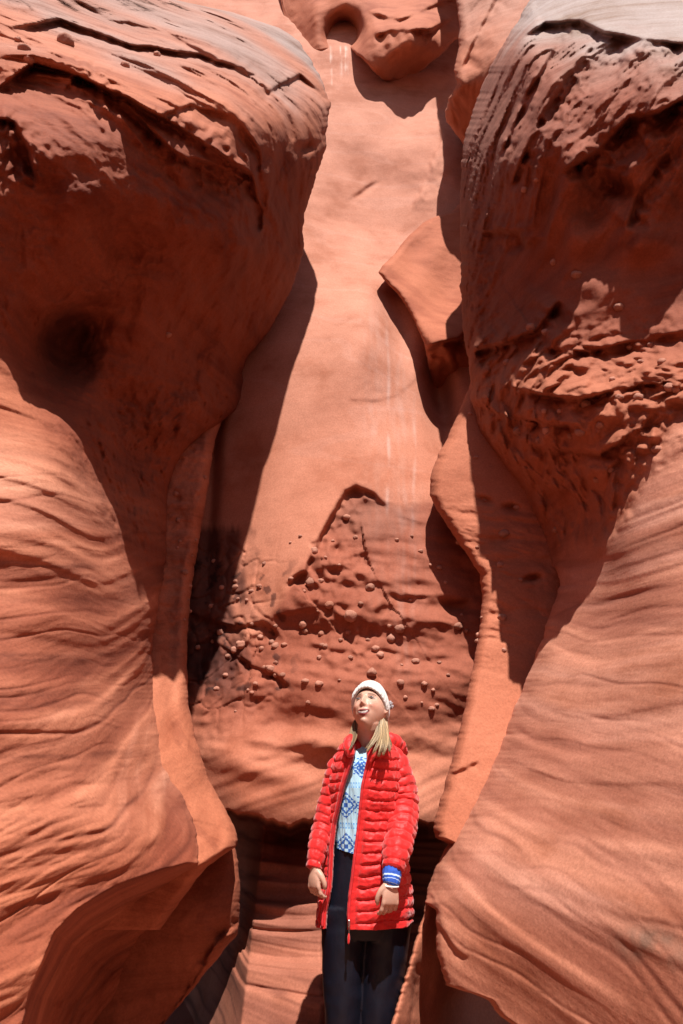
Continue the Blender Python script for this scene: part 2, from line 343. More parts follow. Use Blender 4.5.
D_feats = [
    ('L', [(284, 590), (291, 580), (305, 572), (312, 552), (322, 535), (334, 512), (346, 492), (356, 487), (375, 496), (392, 512)], .0, .11, 10, 50),
    ('L', [(280, 584), (300, 581), (318, 578), (345, 560), (372, 548)], .0, .035, 10, 34), ('L', [(308, 545), (318, 541), (335, 540), (345, 545)], .0, .025, 8, 20),
    ('L', [(245, 618), (280, 616), (300, 612), (330, 606), (350, 600)], .0, .05, 10, 40), ('L', [(185, 612), (215, 622), (240, 627), (262, 622), (285, 640)], .01, .08, 10, 34),
    ('L', [(205, 635), (240, 658), (255, 668), (275, 675), (292, 690)], .01, .08, 10, 40), ('L', [(340, 618), (365, 622), (385, 634)], .0, .03, 8, 18),
    ('L', [(385, 590), (400, 598), (430, 596), (455, 602), (478, 600)], .0, .04, 10, 26), ('L', [(400, 618), (430, 625), (470, 622)], .0, .03, 12, 22),
    ('L', [(300, 640), (340, 652), (380, 648), (420, 660), (460, 655)], .0, .03, 12, 26),
    ('g', 448, 606, 24, 9, 2, .07), ('g', 420, 588, 22, 7, 6, .05), ('g', 465, 570, 20, 7, 20, .04), ('g', 385, 612, 16, 6, 0, .03),
    ('L', [(345, 400), (372, 402), (400, 394), (420, 376), (428, 356)], .012, .004, 26, 5),
    ('g', 398, 325, 16, 45, -18, .20), ('g', 440, 400, 14, 50, -10, .35), ('g', 360, 330, 26, 60, 8, -.14), ('g', 405, 120, 30, 16, -35, .10), ('g', 440, 110, 12, 10, 0, .08),
    ('L', [(452, 70), (438, 100), (440, 140), (425, 180), (408, 215)], .05, .02, 30, 30),
    ('g', 360, 195, 9, 2.5, -30, .03), ('g', 370, 187, 9, 2.5, -30, .025), ('g', 300, 215, 5, 2.5, 10, .02),
    ('g', 214, 440, 7, 120, 3, .14), ('g', 330, 745, 40, 14, 8, -.05), ('g', 260, 770, 40, 12, 14, -.05), ('g', 290, 720, 18, 30, 20, .05),
]
def terrace(z):
    r = 0 * z
    for zz, a in ((1.02, .05), (.93, .07), (.84, .05), (.73, .09), (.64, .06), (.585, .03), (.44, .07), (.40, .05), (.30, .03)):
        r = r - 1.25 * a * (1 - sstep(zz - .035, zz + .004, z)) + .035 * np.exp(-((z - zz + .022) / .012) ** 2)
    return r
def D_under(px, py):
    ly = interp(lip, px); d = np.maximum(py - ly + 2.0 * noise(np.stack([px / 9, px * 0, px * 0 + 2], -1)) * 1.5, 0)
    w = 1 - np.exp(-d / 3.0)
    left = 1 - sstep(318, 360, px)                       # terraces stand forward here
    recess = .95 * w * (1 - left) + left * w * (.55 * np.exp(-d / 26.0) * sstep(225, 285, px) + .34)
    prow = left * w * (.022 * np.maximum(262 - .12 * (py - 850) - px, 0))   # falls back behind the fin
    deep = w * .55 * sstep(350, 400, px)
    return recess + prow + deep
def D_detail(px, py, P):
    m = sstep(-14, 22, polydist(px, py, [(180, 640), (255, 640), (291, 583), (353, 487), (400, 505), (430, 500), (490, 540)])[0] * -1.0)
    m = m * (1 - sstep(735, 790, py))
    q = bed(P, (.15, .2, 1), 2.2, 1.0)
    r = .05 * fbm(P * .7, 3) + .003 * fbm(P * 6, 3)
    r += m * (.075 * fbm(bed(P, (.15, .2, 1), 1.7, .6) * 1.5, 4) + .004 * fbm(P * 12, 3))
    lft = sat(sstep(520, 560, py) * (1 - sstep(690, 740, py)) * (1 - sstep(225, 300, px)))
    d1, d2 = cells(P * 4.5 + .4 * np.stack([fbm(P * 4, 2)] * 3, -1), 5); r += lft * (.07 * sat(.10 - (d2 - d1)) * 3 + .03 * fbm(P * 4, 4))
    low = sstep(690, 760, py) * (1 - sstep(800, 830, py)); r += low * .012 * layers(P, (-.35, .1, 1), 9, .3)
    te = sstep(0, 4, py - interp(lip, px) - 4); r += te * (terrace(P[..., 2] + .05 * noise(P * 1.6)) + .006 * layers(P, (0, 0, 1), 25, .03))
    s, _ = polydist(px, py, [(342, 60), (390, 140), (345, 250), (300, 330)])
    return r
def D_tint(px, py, P):
    C = np.ones(P.shape)
    C = C * np.array([1.08, 1.17, 1.22]); C = darken(C, (1 - sstep(300, 520, py)), (1.08, 1.22, 1.34))  # upper wall paler: soft glow of light put into the colour
    patch = sstep(-4, 6, -polydist(px, py, [(180, 640), (255, 640), (291, 583), (322, 535), (353, 487), (400, 508), (430, 500), (490, 540)])[0]) * (1 - sstep(700, 760, py))
    C = darken(C, patch, (.64, .50, .46))
    grey = np.exp(-(((px - 375) / 45) ** 2 + ((py - 515) / 26) ** 2) ** 2) * patch
    C = darken(C, grey * .6, (.72, .95, 1.1))
    # seep lines
    wob = 3 * noise(np.stack([py / 60, 0 * px, 0 * px], -1)); br = sat(.55 + noise(np.stack([px / 5, py / 22, 0 * px + 3], -1)) * 1.2)
    for x0, w, y0, y1, a in ((388, 1.6, 330, 560, .8), (414, 1.6, 400, 600, .7), (401, 8, 350, 680, .35), (375, 12, 300, 640, .25), (412, 14, 480, 700, .28)):
        C = darken(C, a * np.exp(-((px - x0 - wob) / w) ** 2) * sstep(y0 - 20, y0 + 30, py) * (1 - sstep(y1 - 60, y1 + 20, py)) * br, (1.15, 1.7, 2.2))
    br2 = sat(.5 + noise(np.stack([px / 2.5, py / 9, 0 * px + 8], -1)) * 1.6)
    for x0, w, y0, y1 in ((331, 1.0, 50, 98), (346, 1.6, 50, 84), (341, .9, 50, 88)):
        C = darken(C, np.exp(-((px - x0 - wob * .5) / w) ** 2) * sstep(y0 - 6, y0, py) * (1 - sstep(y1 - 26, y1, py)) * br2, (1.4, 2.4, 3.2))
    # dark curtain at the left: varnish stain plus a painted cast shadow
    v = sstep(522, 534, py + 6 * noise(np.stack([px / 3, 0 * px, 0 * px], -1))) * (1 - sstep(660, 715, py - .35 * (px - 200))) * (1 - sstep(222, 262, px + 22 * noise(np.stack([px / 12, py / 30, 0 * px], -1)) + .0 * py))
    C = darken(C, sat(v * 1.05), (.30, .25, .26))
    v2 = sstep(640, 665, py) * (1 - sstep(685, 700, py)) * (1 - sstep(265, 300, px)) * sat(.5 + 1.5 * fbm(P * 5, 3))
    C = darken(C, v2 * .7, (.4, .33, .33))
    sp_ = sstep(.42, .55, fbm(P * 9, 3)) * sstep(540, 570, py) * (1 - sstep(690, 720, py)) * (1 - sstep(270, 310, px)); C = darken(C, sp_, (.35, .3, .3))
    ln = sstep(.55, .7, 1 - np.abs(noise(bed(P, (.1, .1, 1), 1.2, .4) * 2.2)) * 6) * (1 - sstep(480, 500, py)) * .25; C = darken(C, ln, (1.1, 1.3, 1.5))
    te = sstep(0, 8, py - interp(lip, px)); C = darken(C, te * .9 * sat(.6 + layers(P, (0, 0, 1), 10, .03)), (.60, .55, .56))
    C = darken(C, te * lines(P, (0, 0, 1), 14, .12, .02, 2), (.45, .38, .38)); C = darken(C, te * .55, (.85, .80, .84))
    bk = np.clip(te * sstep(330, 345, px) + te * sstep(825, 832, py) * (1 - sstep(850, 862, py)) * sstep(262, 285, px), 0, 1); C = darken(C, bk * .5, (.55, .45, .45))  # recess beneath the lip: its shade is painted dark
    return C
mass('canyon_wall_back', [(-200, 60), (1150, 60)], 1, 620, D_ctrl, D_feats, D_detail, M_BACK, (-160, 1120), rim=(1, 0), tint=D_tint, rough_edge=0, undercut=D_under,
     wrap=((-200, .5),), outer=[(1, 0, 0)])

# bowl shaped flake
E_edge = [(150, 500), (212, 452), (215, 440), (222, 424), (235, 409), (250, 398), (264, 384), (272, 378), (280, 384), (292, 396), (312, 410), (330, 419), (345, 424), (352, 426), (380, 431), (410, 439), (440, 448), (470, 458), (500, 470)]
E_ctrl = [(378, 272, 4.90), (400, 240, 5.20), (440, 218, 5.40), (460, 230, 5.35), (430, 270, 5.15), (450, 300, 5.15), (425, 330, 4.60), (445, 346, 4.45), (465, 330, 4.70), (450, 380, 5.10), (452, 430, 5.50), (520, 300, 4.80), (520, 450, 5.60), (500, 200, 5.40)]
mass('rock_flake', E_edge, 1, 110, E_ctrl, [('g', 415, 255, 18, 22, 40, .08), ('L', [(418, 344), (428, 350), (440, 344), (458, 340), (470, 330)], .05, .30, 10, 18, 1), ('g', 435, 250, 12, 20, 30, -.04)],
     lambda px, py, P: .02 * fbm(P * 2.5, 4), M_TOP, (150, 500), rim=(9, .12), rough_edge=.8,
     tint=lambda px, py, P: darken(np.ones(P.shape), sstep(0, 1, .5 + layers(P, (.6, .3, .7), 4, .4)) * .5, (.72, .60, .55)))

# pale slab in front of the back wall
F_edge = [(340, 480), (385, 470), (400, 464), (430, 451), (455, 438), (478, 430), (496, 430), (508, 436), (530, 450), (550, 463), (565, 474), (575, 480), (600, 482), (640, 478), (680, 470), (720, 462), (760, 452), (800, 440), (828, 433), (838, 436), (845, 450), (860, 490)]
F_ctrl = [(470, 385, 4.10), (520, 450, 3.90), (450, 470, 3.90), (470, 540, 3.80), (540, 560, 3.70), (500, 640, 3.60), (480, 740, 3.35), (440, 830, 3.20), (540, 700, 3.50), (600, 600, 3.70), (520, 830, 3.20), (600, 400, 4.10)]
mass('leaning_slab', F_edge, 1, 150, F_ctrl,
     [('L', [(436, 776), (455, 772), (480, 762)], .015, .02, 6, 5), ('g', 485, 500, 7, 3, 20, .05), ('g', 512, 508, 8, 4, 10, .07), ('g', 533, 578, 7, 3, -10, .09), ('g', 500, 540, 14, 4, -10, .03), ('g', 448, 530, 2, 30, -30, .04)],
     lambda px, py, P: .012 * fbm(P * 3, 4) + .02 * sstep(490, 520, py) * (1 - sstep(640, 690, py)) * sat(fbm(bed(P, (.2, .1, 1), 3, 1.2) * 2.2, 4, kind='ridge') - .5) , M_SLAB, (340, 860), rim=(12, .14), rough_edge=.9)

# ================================================================== RIGHT WALL
G_edge = [(-220, 640), (-100, 580), (-40, 545), (0, 530), (30, 512), (60, 494), (80, 484), (110, 473), (140, 464), (170, 461), (200, 460), (300, 461), (340, 464), (370, 470), (400, 471), (430, 476), (455, 494), (475, 512), (500, 524), (525, 538), (550, 547), (570, 556),
          (582, 560), (595, 557), (620, 548), (650, 538), (700, 518), (750, 498), (800, 470), (840, 450), (870, 434), (890, 427), (903, 426), (910, 436), (950, 436), (985, 446), (990, 460), (994, 473), (999, 486), (1015, 500), (1040, 530), (1100, 560), (1330, 640)]
G_ctrl = [(530, -60, 4.0), (600, -60, 3.7), (683, -60, 3.5), (540, 0, 3.5), (600, 5, 3.05), (683, 0, 2.95), (480, 90, 3.8), (530, 60, 3.0), (600, 45, 2.72), (683, 55, 2.5), (463, 200, 3.85), (520, 150, 2.9), (600, 130, 2.68), (683, 130, 2.5),
          (500, 250, 3.45), (580, 250, 2.95), (683, 250, 2.75), (480, 330, 3.75), (560, 330, 3.05), (640, 330, 2.85), (683, 335, 2.75), (480, 400, 3.75), (540, 400, 3.0), (620, 400, 2.7), (683, 400, 2.55),
          (510, 460, 3.65), (560, 480, 3.2), (620, 470, 2.75), (683, 460, 2.5), (550, 540, 3.65), (575, 545, 3.3), (620, 550, 2.75), (683, 550, 2.45), (560, 600, 3.3), (600, 620, 2.85), (683, 640, 2.3),
          (540, 680, 3.1), (600, 720, 2.6), (683, 750, 2.1), (480, 800, 3.1), (560, 820, 2.55), (683, 850, 1.95), (430, 895, 3.0), (500, 900, 2.6), (600, 920, 2.15), (683, 950, 1.85), (520, 1000, 2.45), (683, 1024, 1.8),
          (950, 0, 2.4), (950, 300, 2.1), (950, 600, 1.6), (950, 900, 1.25), (900, 1300, 1.3), (600, 1300, 2.1), (640, 1150, 2.0)]
G_feats = [
    ('L', [(520, 40), (545, 24), (580, 22), (605, 34), (640, 40), (700, 46)], .05, .16, 16, 30), ('g', 565, 45, 22, 16, -45, .10), ('g', 610, 75, 34, 16, -40, .08),
    ('L', [(695, 92), (660, 112), (630, 118), (600, 150), (575, 165), (560, 175)][::-1], .10, .18, 16, 24),
    ('L', [(560, 40), (530, 90), (512, 130), (500, 160)][::-1], .06, .10, 9, 14), ('L', [(605, 30), (565, 80), (540, 120), (520, 165), (510, 190)][::-1], .07, .14, 10, 18),
    ('L', [(690, 135), (660, 160), (640, 190), (625, 230)][::-1], .06, .12, 14, 16),
    ('L', [(480, 235), (500, 230), (520, 232), (526, 250)], .08, .10, 12, 16), ('L', [(470, 352), (500, 345), (535, 332), (560, 300)], .10, .16, 18, 16),
    ('L', [(540, 350), (585, 352), (640, 342), (700, 330)], .05, .14, 22, 10), ('L', [(470, 400), (500, 415), (560, 425), (590, 422)], .06, .14, 18, 14),
    ('L', [(500, 385), (540, 395), (580, 400), (640, 385), (700, 378)], .06, .13, 14, 12), ('L', [(530, 445), (570, 450), (600, 455), (640, 430), (665, 400)], .07, .14, 14, 16),
    ('g', 620, 190, 18, 10, 20, .14), ('g', 590, 210, 16, 26, 15, .10), ('g', 640, 240, 30, 24, 0, -.08), ('g', 575, 235, 22, 30, 0, -.08), ('g', 600, 285, 50, 16, 0, -.06),
    ('g', 560, 500, 40, 18, 20, .10),
    ('L', [(425, 890), (434, 898), (440, 925), (455, 950), (470, 960)], .02, .03, 8, 6),
]
def g_low(px, py):
    s, _ = polydist(px, py, [(450, 610), (545, 562), (565, 540), (600, 545), (625, 515), (640, 470), (665, 430), (700, 395)])
    return sstep(-8, 14, -s)
def G_detail(px, py, P):
    low = g_low(px, py); up = (1 - sstep(180, 300, py + .12 * (px - 570))) * (1 - low); mid = (1 - up) * (1 - low)
    q = bed(P, (-.75, .25, .62), 2.6, .6)
    tp = sstep(-6, 20, py - 30 - .05 * (px - 560) + 8 * noise(np.stack([px / 20, 0 * px, 0 * px], -1)) + 120 * (1 - sstep(500, 550, px)))
    r = up * (.15 + .85 * tp) * (-.070 * (fbm(q * 1.4, 5, gain=.45, kind='ridge') - .3) + .012 * fbm(P * 10, 3))
    cob = sstep(310, 370, py) * mid * (1 - .5 * sstep(470, 540, py)) + .12 * mid
    wv = np.stack([fbm(P * 5, 2), fbm(P * 5 + 9, 2), fbm(P * 5 + 19, 2)], -1)
    d1, d2 = cells(P * 6.5 + .5 * wv, 7); e1, e2 = cells(P * 15 + .5 * wv, 9)
    r += sat(cob) * (-.15 * sat(.75 - d1) - .045 * sat(.7 - e1) + .028 * fbm(P * 8, 3) + .05)
    r += mid * (.10 * fbm(bed(P, (-.6, .2, .75), 1.3, .7) * 1.6, 4, gain=.42))
    left = (1 - sstep(470, 520, px)) * (1 - low) * sstep(100, 160, py); r += left * .02 * fbm(P * 14, 4, kind='billow')
    ly = layers(P, (-.02, -.13, 1), 7, .13, 2); ly2 = layers(P, (-.02, -.13, 1), 19, .16, 6)
    r += low * (.007 * ly + .005 * np.tanh(5 * ly) + .002 * ly2 + .012 * fbm(P * 1.6, 3) + .009 * lines(P, (-.02, -.13, 1), 4.5, .05, .12, 3) + .004 * lines(P, (-.02, -.13, 1), 13, .10, .16, 6))
    return r
def G_tint(px, py, P):
    C = np.ones(P.shape)
    low = g_low(px, py)
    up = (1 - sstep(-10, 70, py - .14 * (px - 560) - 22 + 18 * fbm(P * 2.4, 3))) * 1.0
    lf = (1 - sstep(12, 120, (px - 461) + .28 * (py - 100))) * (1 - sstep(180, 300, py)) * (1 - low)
    C = darken(C, sat(np.maximum(up, .35 * lf)) * .97, (.80, 1.85, 3.2))  # sky glare painted as blue-grey on the top and left rim
    mid = (1 - low) * (1 - sat(up)); C = darken(C, mid * (1 - .6 * sstep(330, 380, py)), (.60, .47, .43))  # overhanging face: darker rock layer with shade added in its colour
    st = sstep(.10, .5, layers(P, (-.02, -.13, 1), 7, .13, 2)) * low; C = darken(C, st * .75, (.74, .64, .62)); lt = sstep(.12, .45, layers(P, (-.02, -.13, 1), 16, .16, 9)) * low; C = darken(C, lt * .5, (.80, .72, .70)); C = darken(C, low * lines(P, (-.02, -.13, 1), 4.5, .05, .12, 3) * .85, (.58, .50, .50)); C = darken(C, low * lines(P, (-.02, -.13, 1), 13, .10, .16, 6) * .6, (.74, .66, .66)); C = darken(C, low * lines(P, (-.02, -.13, 1), 9, .12, .16, 12) * .5, (1.12, 1.22, 1.3))
    C = darken(C, low * (1 - .6 * sstep(860, 960, py)), (1.22, 1.52, 1.82)); C = darken(C, low * sstep(.0, .35, layers(P, (-.02, -.13, 1), 2.8, .13, 25)) * .8, (1.12, 1.3, 1.45)); C = darken(C, low * sstep(.05, .4, -layers(P, (-.02, -.13, 1), 3.4, .13, 29)) * .7, (.74, .64, .62))  # lower face made paler: sunlight painted in, along with bedding bands
    ol = np.exp(-(((px - 655) / 42) ** 2 + ((py - 948 - .15 * (px - 655)) / 20) ** 2) ** 2) * sat(.6 + fbm(P * 12, 4)); C = darken(C, ol * .8, (.42, .62, .70))
    gl = np.exp(-(((px - 640) / 60) ** 2 + ((py - 543) / 7) ** 2)) * sat(.5 + fbm(P * 10, 3)); C = darken(C, gl * .5, (.6, .62, .66))
    return C
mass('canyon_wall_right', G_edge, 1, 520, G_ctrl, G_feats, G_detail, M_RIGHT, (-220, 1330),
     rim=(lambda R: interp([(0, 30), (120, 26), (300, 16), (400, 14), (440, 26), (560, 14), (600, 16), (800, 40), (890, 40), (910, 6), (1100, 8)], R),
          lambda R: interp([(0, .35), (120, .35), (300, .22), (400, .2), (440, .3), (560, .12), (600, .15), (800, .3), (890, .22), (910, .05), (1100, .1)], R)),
     tint=G_tint, outer=[(-.1, -.9, 0), (-.4, -2.2, 0), (-.7, -4.5, 0), (-.6, -7.5, 0), (-2.4, -8.5, 0)])  # outer: unseen walls behind the viewpoint, added and narrowed to reduce fill light

# foot under the right wall
K_edge = [(820, 470), (870, 440), (900, 427), (920, 421), (960, 410), (1000, 398), (1024, 391), (1100, 370), (1330, 330)]
mass('rock_foot', K_edge, 1, 300, [(425, 860, 3.3), (440, 920, 3.3), (420, 960, 3.15), (405, 1020, 3.05), (450, 1000, 3.6), (500, 1000, 3.9), (600, 1000, 3.9), (500, 860, 3.7), (400, 1300, 2.9), (700, 1300, 3.0)],
     [('g', 437, 990, 8, 60, 8, -.05), ('L', [(415, 960), (412, 1000), (405, 1060)][::-1], .02, .03, 6, 6)],
     lambda px, py, P: .02 * fbm(P * 3, 4) + .01 * fbm(bed(P, (1, 0, .2), 6, .6), 3), M_BACK, (820, 1330), rim=(8, .08))

# upper right buttress behind the right wall
H_edge = [(-220, 430), (0, 456), (30, 460), (55, 457), (70, 454), (84, 457), (98, 449), (112, 445), (122, 447), (134, 456), (142, 462), (180, 470)]
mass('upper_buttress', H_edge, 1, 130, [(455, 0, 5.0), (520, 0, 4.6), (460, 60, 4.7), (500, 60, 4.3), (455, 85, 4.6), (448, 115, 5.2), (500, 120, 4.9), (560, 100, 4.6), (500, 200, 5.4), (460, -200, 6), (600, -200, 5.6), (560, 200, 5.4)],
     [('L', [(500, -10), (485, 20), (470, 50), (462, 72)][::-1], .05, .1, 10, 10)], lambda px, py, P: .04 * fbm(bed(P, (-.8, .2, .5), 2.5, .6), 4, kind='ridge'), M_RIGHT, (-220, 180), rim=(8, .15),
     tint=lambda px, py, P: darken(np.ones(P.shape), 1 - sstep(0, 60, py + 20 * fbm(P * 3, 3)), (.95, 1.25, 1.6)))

# hanging rock at the top of the slot (lies above its lower edge)
I_edge = [(200, -120), (270, -60), (284, 20), (290, 36), (298, 40), (310, 56), (322, 52), (335, 50), (350, 48), (360, 56), (374, 72), (384, 81), (400, 82), (412, 79), (428, 66), (445, 50), (458, 38), (480, 20), (560, -60)]
I_ctrl = [(290, 20, 6.60), (300, -50, 6.60), (330, 40, 6.20), (350, 0, 6.10), (400, 0, 6.30), (380, 40, 5.80), (374, 68, 5.90), (410, 35, 5.60), (410, 75, 6.30), (450, 20, 6.10), (450, -60, 6.50), (370, -100, 6.50), (430, 30, 5.70)]
mass('hanging_rock', I_edge, -1, 150, I_ctrl, [('g', 345, 33, 14, 16, 20, .9), ('L', [(330, 30), (355, 45), (372, 60)], .0, .0, 8, 8), ('L', [(372, 38), (390, 32), (430, 30), (460, 16)], .08, .12, 16, 14), ('g', 315, 20, 10, 26, 0, -.1), ('L', [(365, 12), (400, 20), (440, 4), (470, -14)], .08, .1, 12, 14)],
     lambda px, py, P: .05 * fbm(P * 1.6, 4), M_TOP, (200, 560), rim=(4, .1), axis='x', wrap=((4, .3), (12, .9), (40, 2.0)))

# nodules cemented into the walls
def nodule(wall, px, py, rpx, k=[0]):
    gx, gy, gY, gP = MASS[wall]
    j = np.argmin((gx - px) ** 2 + (gy - py) ** 2); c = gP.reshape(-1, 3)[j]; rpx = rpx * 1.15
    zf = c[1] * CPI + (c[2] - CZ) * SPI; r = rpx * zf / F
    bm = bmesh.new(); bmesh.ops.create_icosphere(bm, subdivisions=3 if rpx > 2 else 2, radius=1)
    sd = k[0] * 3.1; k[0] += 1
    V = np.array([v.co[:] for v in bm.verts]); n = 1 + .22 * noise(V * 1.3 + sd) + .10 * noise(V * 3.5 + sd)
    s = (rng.uniform(.9, 1.2), .85, rng.uniform(.78, 1.0))
    for v, q in zip(bm.verts, V * n[:, None]): v.co = Vector(q * s) * r
    for f in bm.faces: f.smooth = True
    me = bpy.data.meshes.new('nodule'); bm.to_mesh(me); bm.free(); me.materials.append(M_NOD)
    a = me.color_attributes.new('tint', 'FLOAT_COLOR', 'POINT'); t = rng.uniform(.8, 1.12)
    a.data.foreach_set('color', np.tile([t, t, t, 1], len(me.vertices)).astype(np.float32))
    o = bpy.data.objects.new('nodule', me); col.objects.link(o); o.parent = bpy.data.objects[wall]
    o.location = (c[0], c[1] - .12 * r, c[2])
back = [(312, 583, 4.6), (321, 581, 3), (350, 616, 6), (371, 587, 3.8), (360, 604, 2.2), (399, 629, 4), (390, 639, 4), (458, 626, 3.6), (372, 672, 4.4), (329, 605, 3.8), (303, 625, 3.4), (305, 631, 3), (322, 634, 2.8), (322, 645, 2.5), (326, 646, 2.5),
        (376, 649, 3), (381, 655, 3), (351, 657, 2), (415, 661, 3.2), (424, 684, 2.4), (400, 682, 3), (347, 518, 3), (314, 551, 4), (333, 541, 1.8), (325, 558, 1.8), (356, 537, 2.2), (397, 540, 1.8), (421, 551, 2), (430, 565, 1.6),
        (276, 646, 3.4), (260, 637, 3), (235, 588, 3.2), (222, 588, 2.4), (252, 591, 2.4), (259, 586, 2.4), (212, 606, 2.6), (221, 632, 3.2), (240, 645, 4), (234, 650, 3), (228, 656, 2.6), (262, 649, 2.6), (270, 669, 3.8), (264, 668, 2), (276, 675, 2.4), (306, 681, 3), (319, 684, 3), (252, 693, 1.8),
        (256, 684, 2), (308, 702, 2.2), (264, 564, 2), (301, 536, 1.7), (290, 543, 1.3), (225, 675, 2), (290, 579, 2), (276, 626, 2), (437, 705, 2), (405, 697, 2), (236, 581, 1.8), (368, 640, 2), (341, 640, 2), (445, 582, 1.6), (410, 600, 1.6), (339, 565, 1.6)]
for _ in range(34):
    x, y = (rng.normal(245, 24), rng.normal(635, 38)) if _ % 2 else (rng.uniform(290, 470), rng.uniform(520, 715))
    if 195 < x < 474 and 535 < y < 715 and not (x < 300 and y < 560): back.append((x, y, rng.uniform(1.2, 2.6)))
for a in back: nodule('canyon_wall_back', *a)
for a in [(185, 573, 3), (190, 586, 1.8), (180, 541, 1.6), (192, 556, 1.4), (192, 612, 2), (178, 520, 2), (184, 620, 1.8), (176, 494, 2.4), (196, 540, 1.6), (205, 478, 2), (178, 548, 1.6), (188, 600, 1.6)]: nodule('rock_fin', *a)
for a in [(475, 458, 2), (504, 534, 4), (455, 544, 2.2), (500, 565, 2.6), (520, 580, 1.8), (477, 547, 1.8), (485, 500, 2), (517, 507, 3), (502, 617, 4), (470, 640, 2.4), (474, 636, 2.4), (504, 650, 2.2), (482, 618, 1.6), (470, 414, 2)]: nodule('leaning_slab', *a)
for a in [(586, 405, 5), (547, 431, 4), (518, 432, 4), (638, 398, 4), (669, 388, 4), (676, 390, 3), (620, 398, 3), (571, 436, 3), (539, 440, 3), (658, 450, 4.6), (580, 432, 4), (531, 328, 4), (545, 333, 3), (506, 362, 3), (553, 262, 3), (576, 275, 4), (618, 308, 4), (662, 362, 4), (640, 362, 3), (544, 411, 2.4),
          (560, 412, 2.4), (556, 530, 3), (524, 190, 3), (536, 180, 2), (600, 425, 3.4), (612, 380, 3), (650, 345, 3), (630, 348, 3), (610, 470, 3.6), (597, 480, 3)]: nodule('canyon_wall_right', *a)
for a in [(66, 42, 7), (66, 25, 4.5), (24, 50, 5), (30, 60, 4.5), (126, 66, 4), (157, 55, 3.4), (18, 40, 3), (168, 335, 3)]: nodule('canyon_wall_left', *a)

# sand floor
g = np.linspace(-1, 1, 220); g = np.sign(g) * np.abs(g) ** 2.2 * 60
X, Yy = np.meshgrid(g, g); P = np.stack([X, Yy + 3, 0 * X], -1); P[..., 2] = .03 * fbm(P * .9, 4)
fl = grid_mesh('ground', P, M_FLOOR, np.ones(P.shape)); fl['kind'] = 'structure'
# ================================================================== PERSON
PY = 3.10                                   # how far down the canyon she stands
def zr(row, Y=PY): return float(place(341.5, row, Y)[2])
def xr(px, row, Y=PY): return float(place(px, row, Y)[0])
def nz(a, b, c): return noise(np.stack(np.broadcast_arrays(np.asarray(a, float), b, c), -1))
def mesh_obj(name, V, Fc, mat, parent=None, smooth=True):
    me = bpy.data.meshes.new(name); me.from_pydata([tuple(v) for v in V], [], Fc); me.update()
    if smooth: me.polygons.foreach_set('use_smooth', [True] * len(me.polygons))
    if mat: me.materials.append(mat)
    o = bpy.data.objects.new(name, me); col.objects.link(o)
    if parent: o.parent = parent
    return o
class Soup:
    def __init__(s): s.V = []; s.F = []
    def add(s, V, Fc):
        n = len(s.V); s.V += [tuple(v) for v in V]; s.F += [tuple(i + n for i in f) for f in Fc]
def frames(pts):
    pts = np.array(pts, float); T = np.gradient(pts, axis=0); T /= np.linalg.norm(T, axis=1)[:, None]
    ref = np.array([0, 1.0, 0]) if abs(T[0][1]) < .9 else np.array([1.0, 0, 0])
    A = []; a = ref - T[0] * (ref @ T[0]); a /= np.linalg.norm(a)
    for t in T:
        a = a - t * (a @ t); a /= np.linalg.norm(a); A.append(a)
    A = np.array(A); return pts, T, A, np.cross(T, A)
def resample(pts, n):
    """Catmull-Rom through the points (any number of columns)"""
    p = np.array(pts, float); p = np.vstack([2 * p[0] - p[1], p, 2 * p[-1] - p[-2]]); m = len(p) - 3; out = []
    for t in np.linspace(0, m, n):
        i = min(int(t), m - 1); u = t - i; a, b, c, d = p[i:i + 4]
        out.append(.5 * (2 * b + (c - a) * u + (2 * a - 5 * b + 4 * c - d) * u * u + (3 * b - a - 3 * c + d) * u ** 3))
    return np.array(out)
def tube(sp, pts, n=16, k=None, flat=1.0, cap=True, disp=None):
    """pts rows: x, y, z, radius"""
    q = resample(pts, k or len(pts) * 4); c, T, A, B = frames(q[:, :3]); r = q[:, 3]
    m = len(c)
    L = np.concatenate([[0], np.cumsum(np.linalg.norm(c[1:] - c[:-1], axis=1))])[:, None] + np.zeros((1, n))
    th = np.linspace(0, 2 * math.pi, n, endpoint=False)[None, :] + 0 * L
    rr = r[:, None] * (1 + (disp(L, th) if disp else 0)) + 0 * L
    V = c[:, None] + A[:, None] * (np.cos(th) * rr * flat)[..., None] + B[:, None] * (np.sin(th) * rr)[..., None]
    V = list(V.reshape(-1, 3))
    Fc = [(i * n + j, i * n + (j + 1) % n, (i + 1) * n + (j + 1) % n, (i + 1) * n + j) for i in range(m - 1) for j in range(n)]
    if cap:
        V.append(c[0] - T[0] * r[0] * .5); V.append(c[-1] + T[-1] * r[-1] * .5); a, b = m * n, m * n + 1
        Fc += [(a, (j + 1) % n, j) for j in range(n)] + [(b, (m - 1) * n + j, (m - 1) * n + (j + 1) % n) for j in range(n)]
    sp.add(V, Fc)
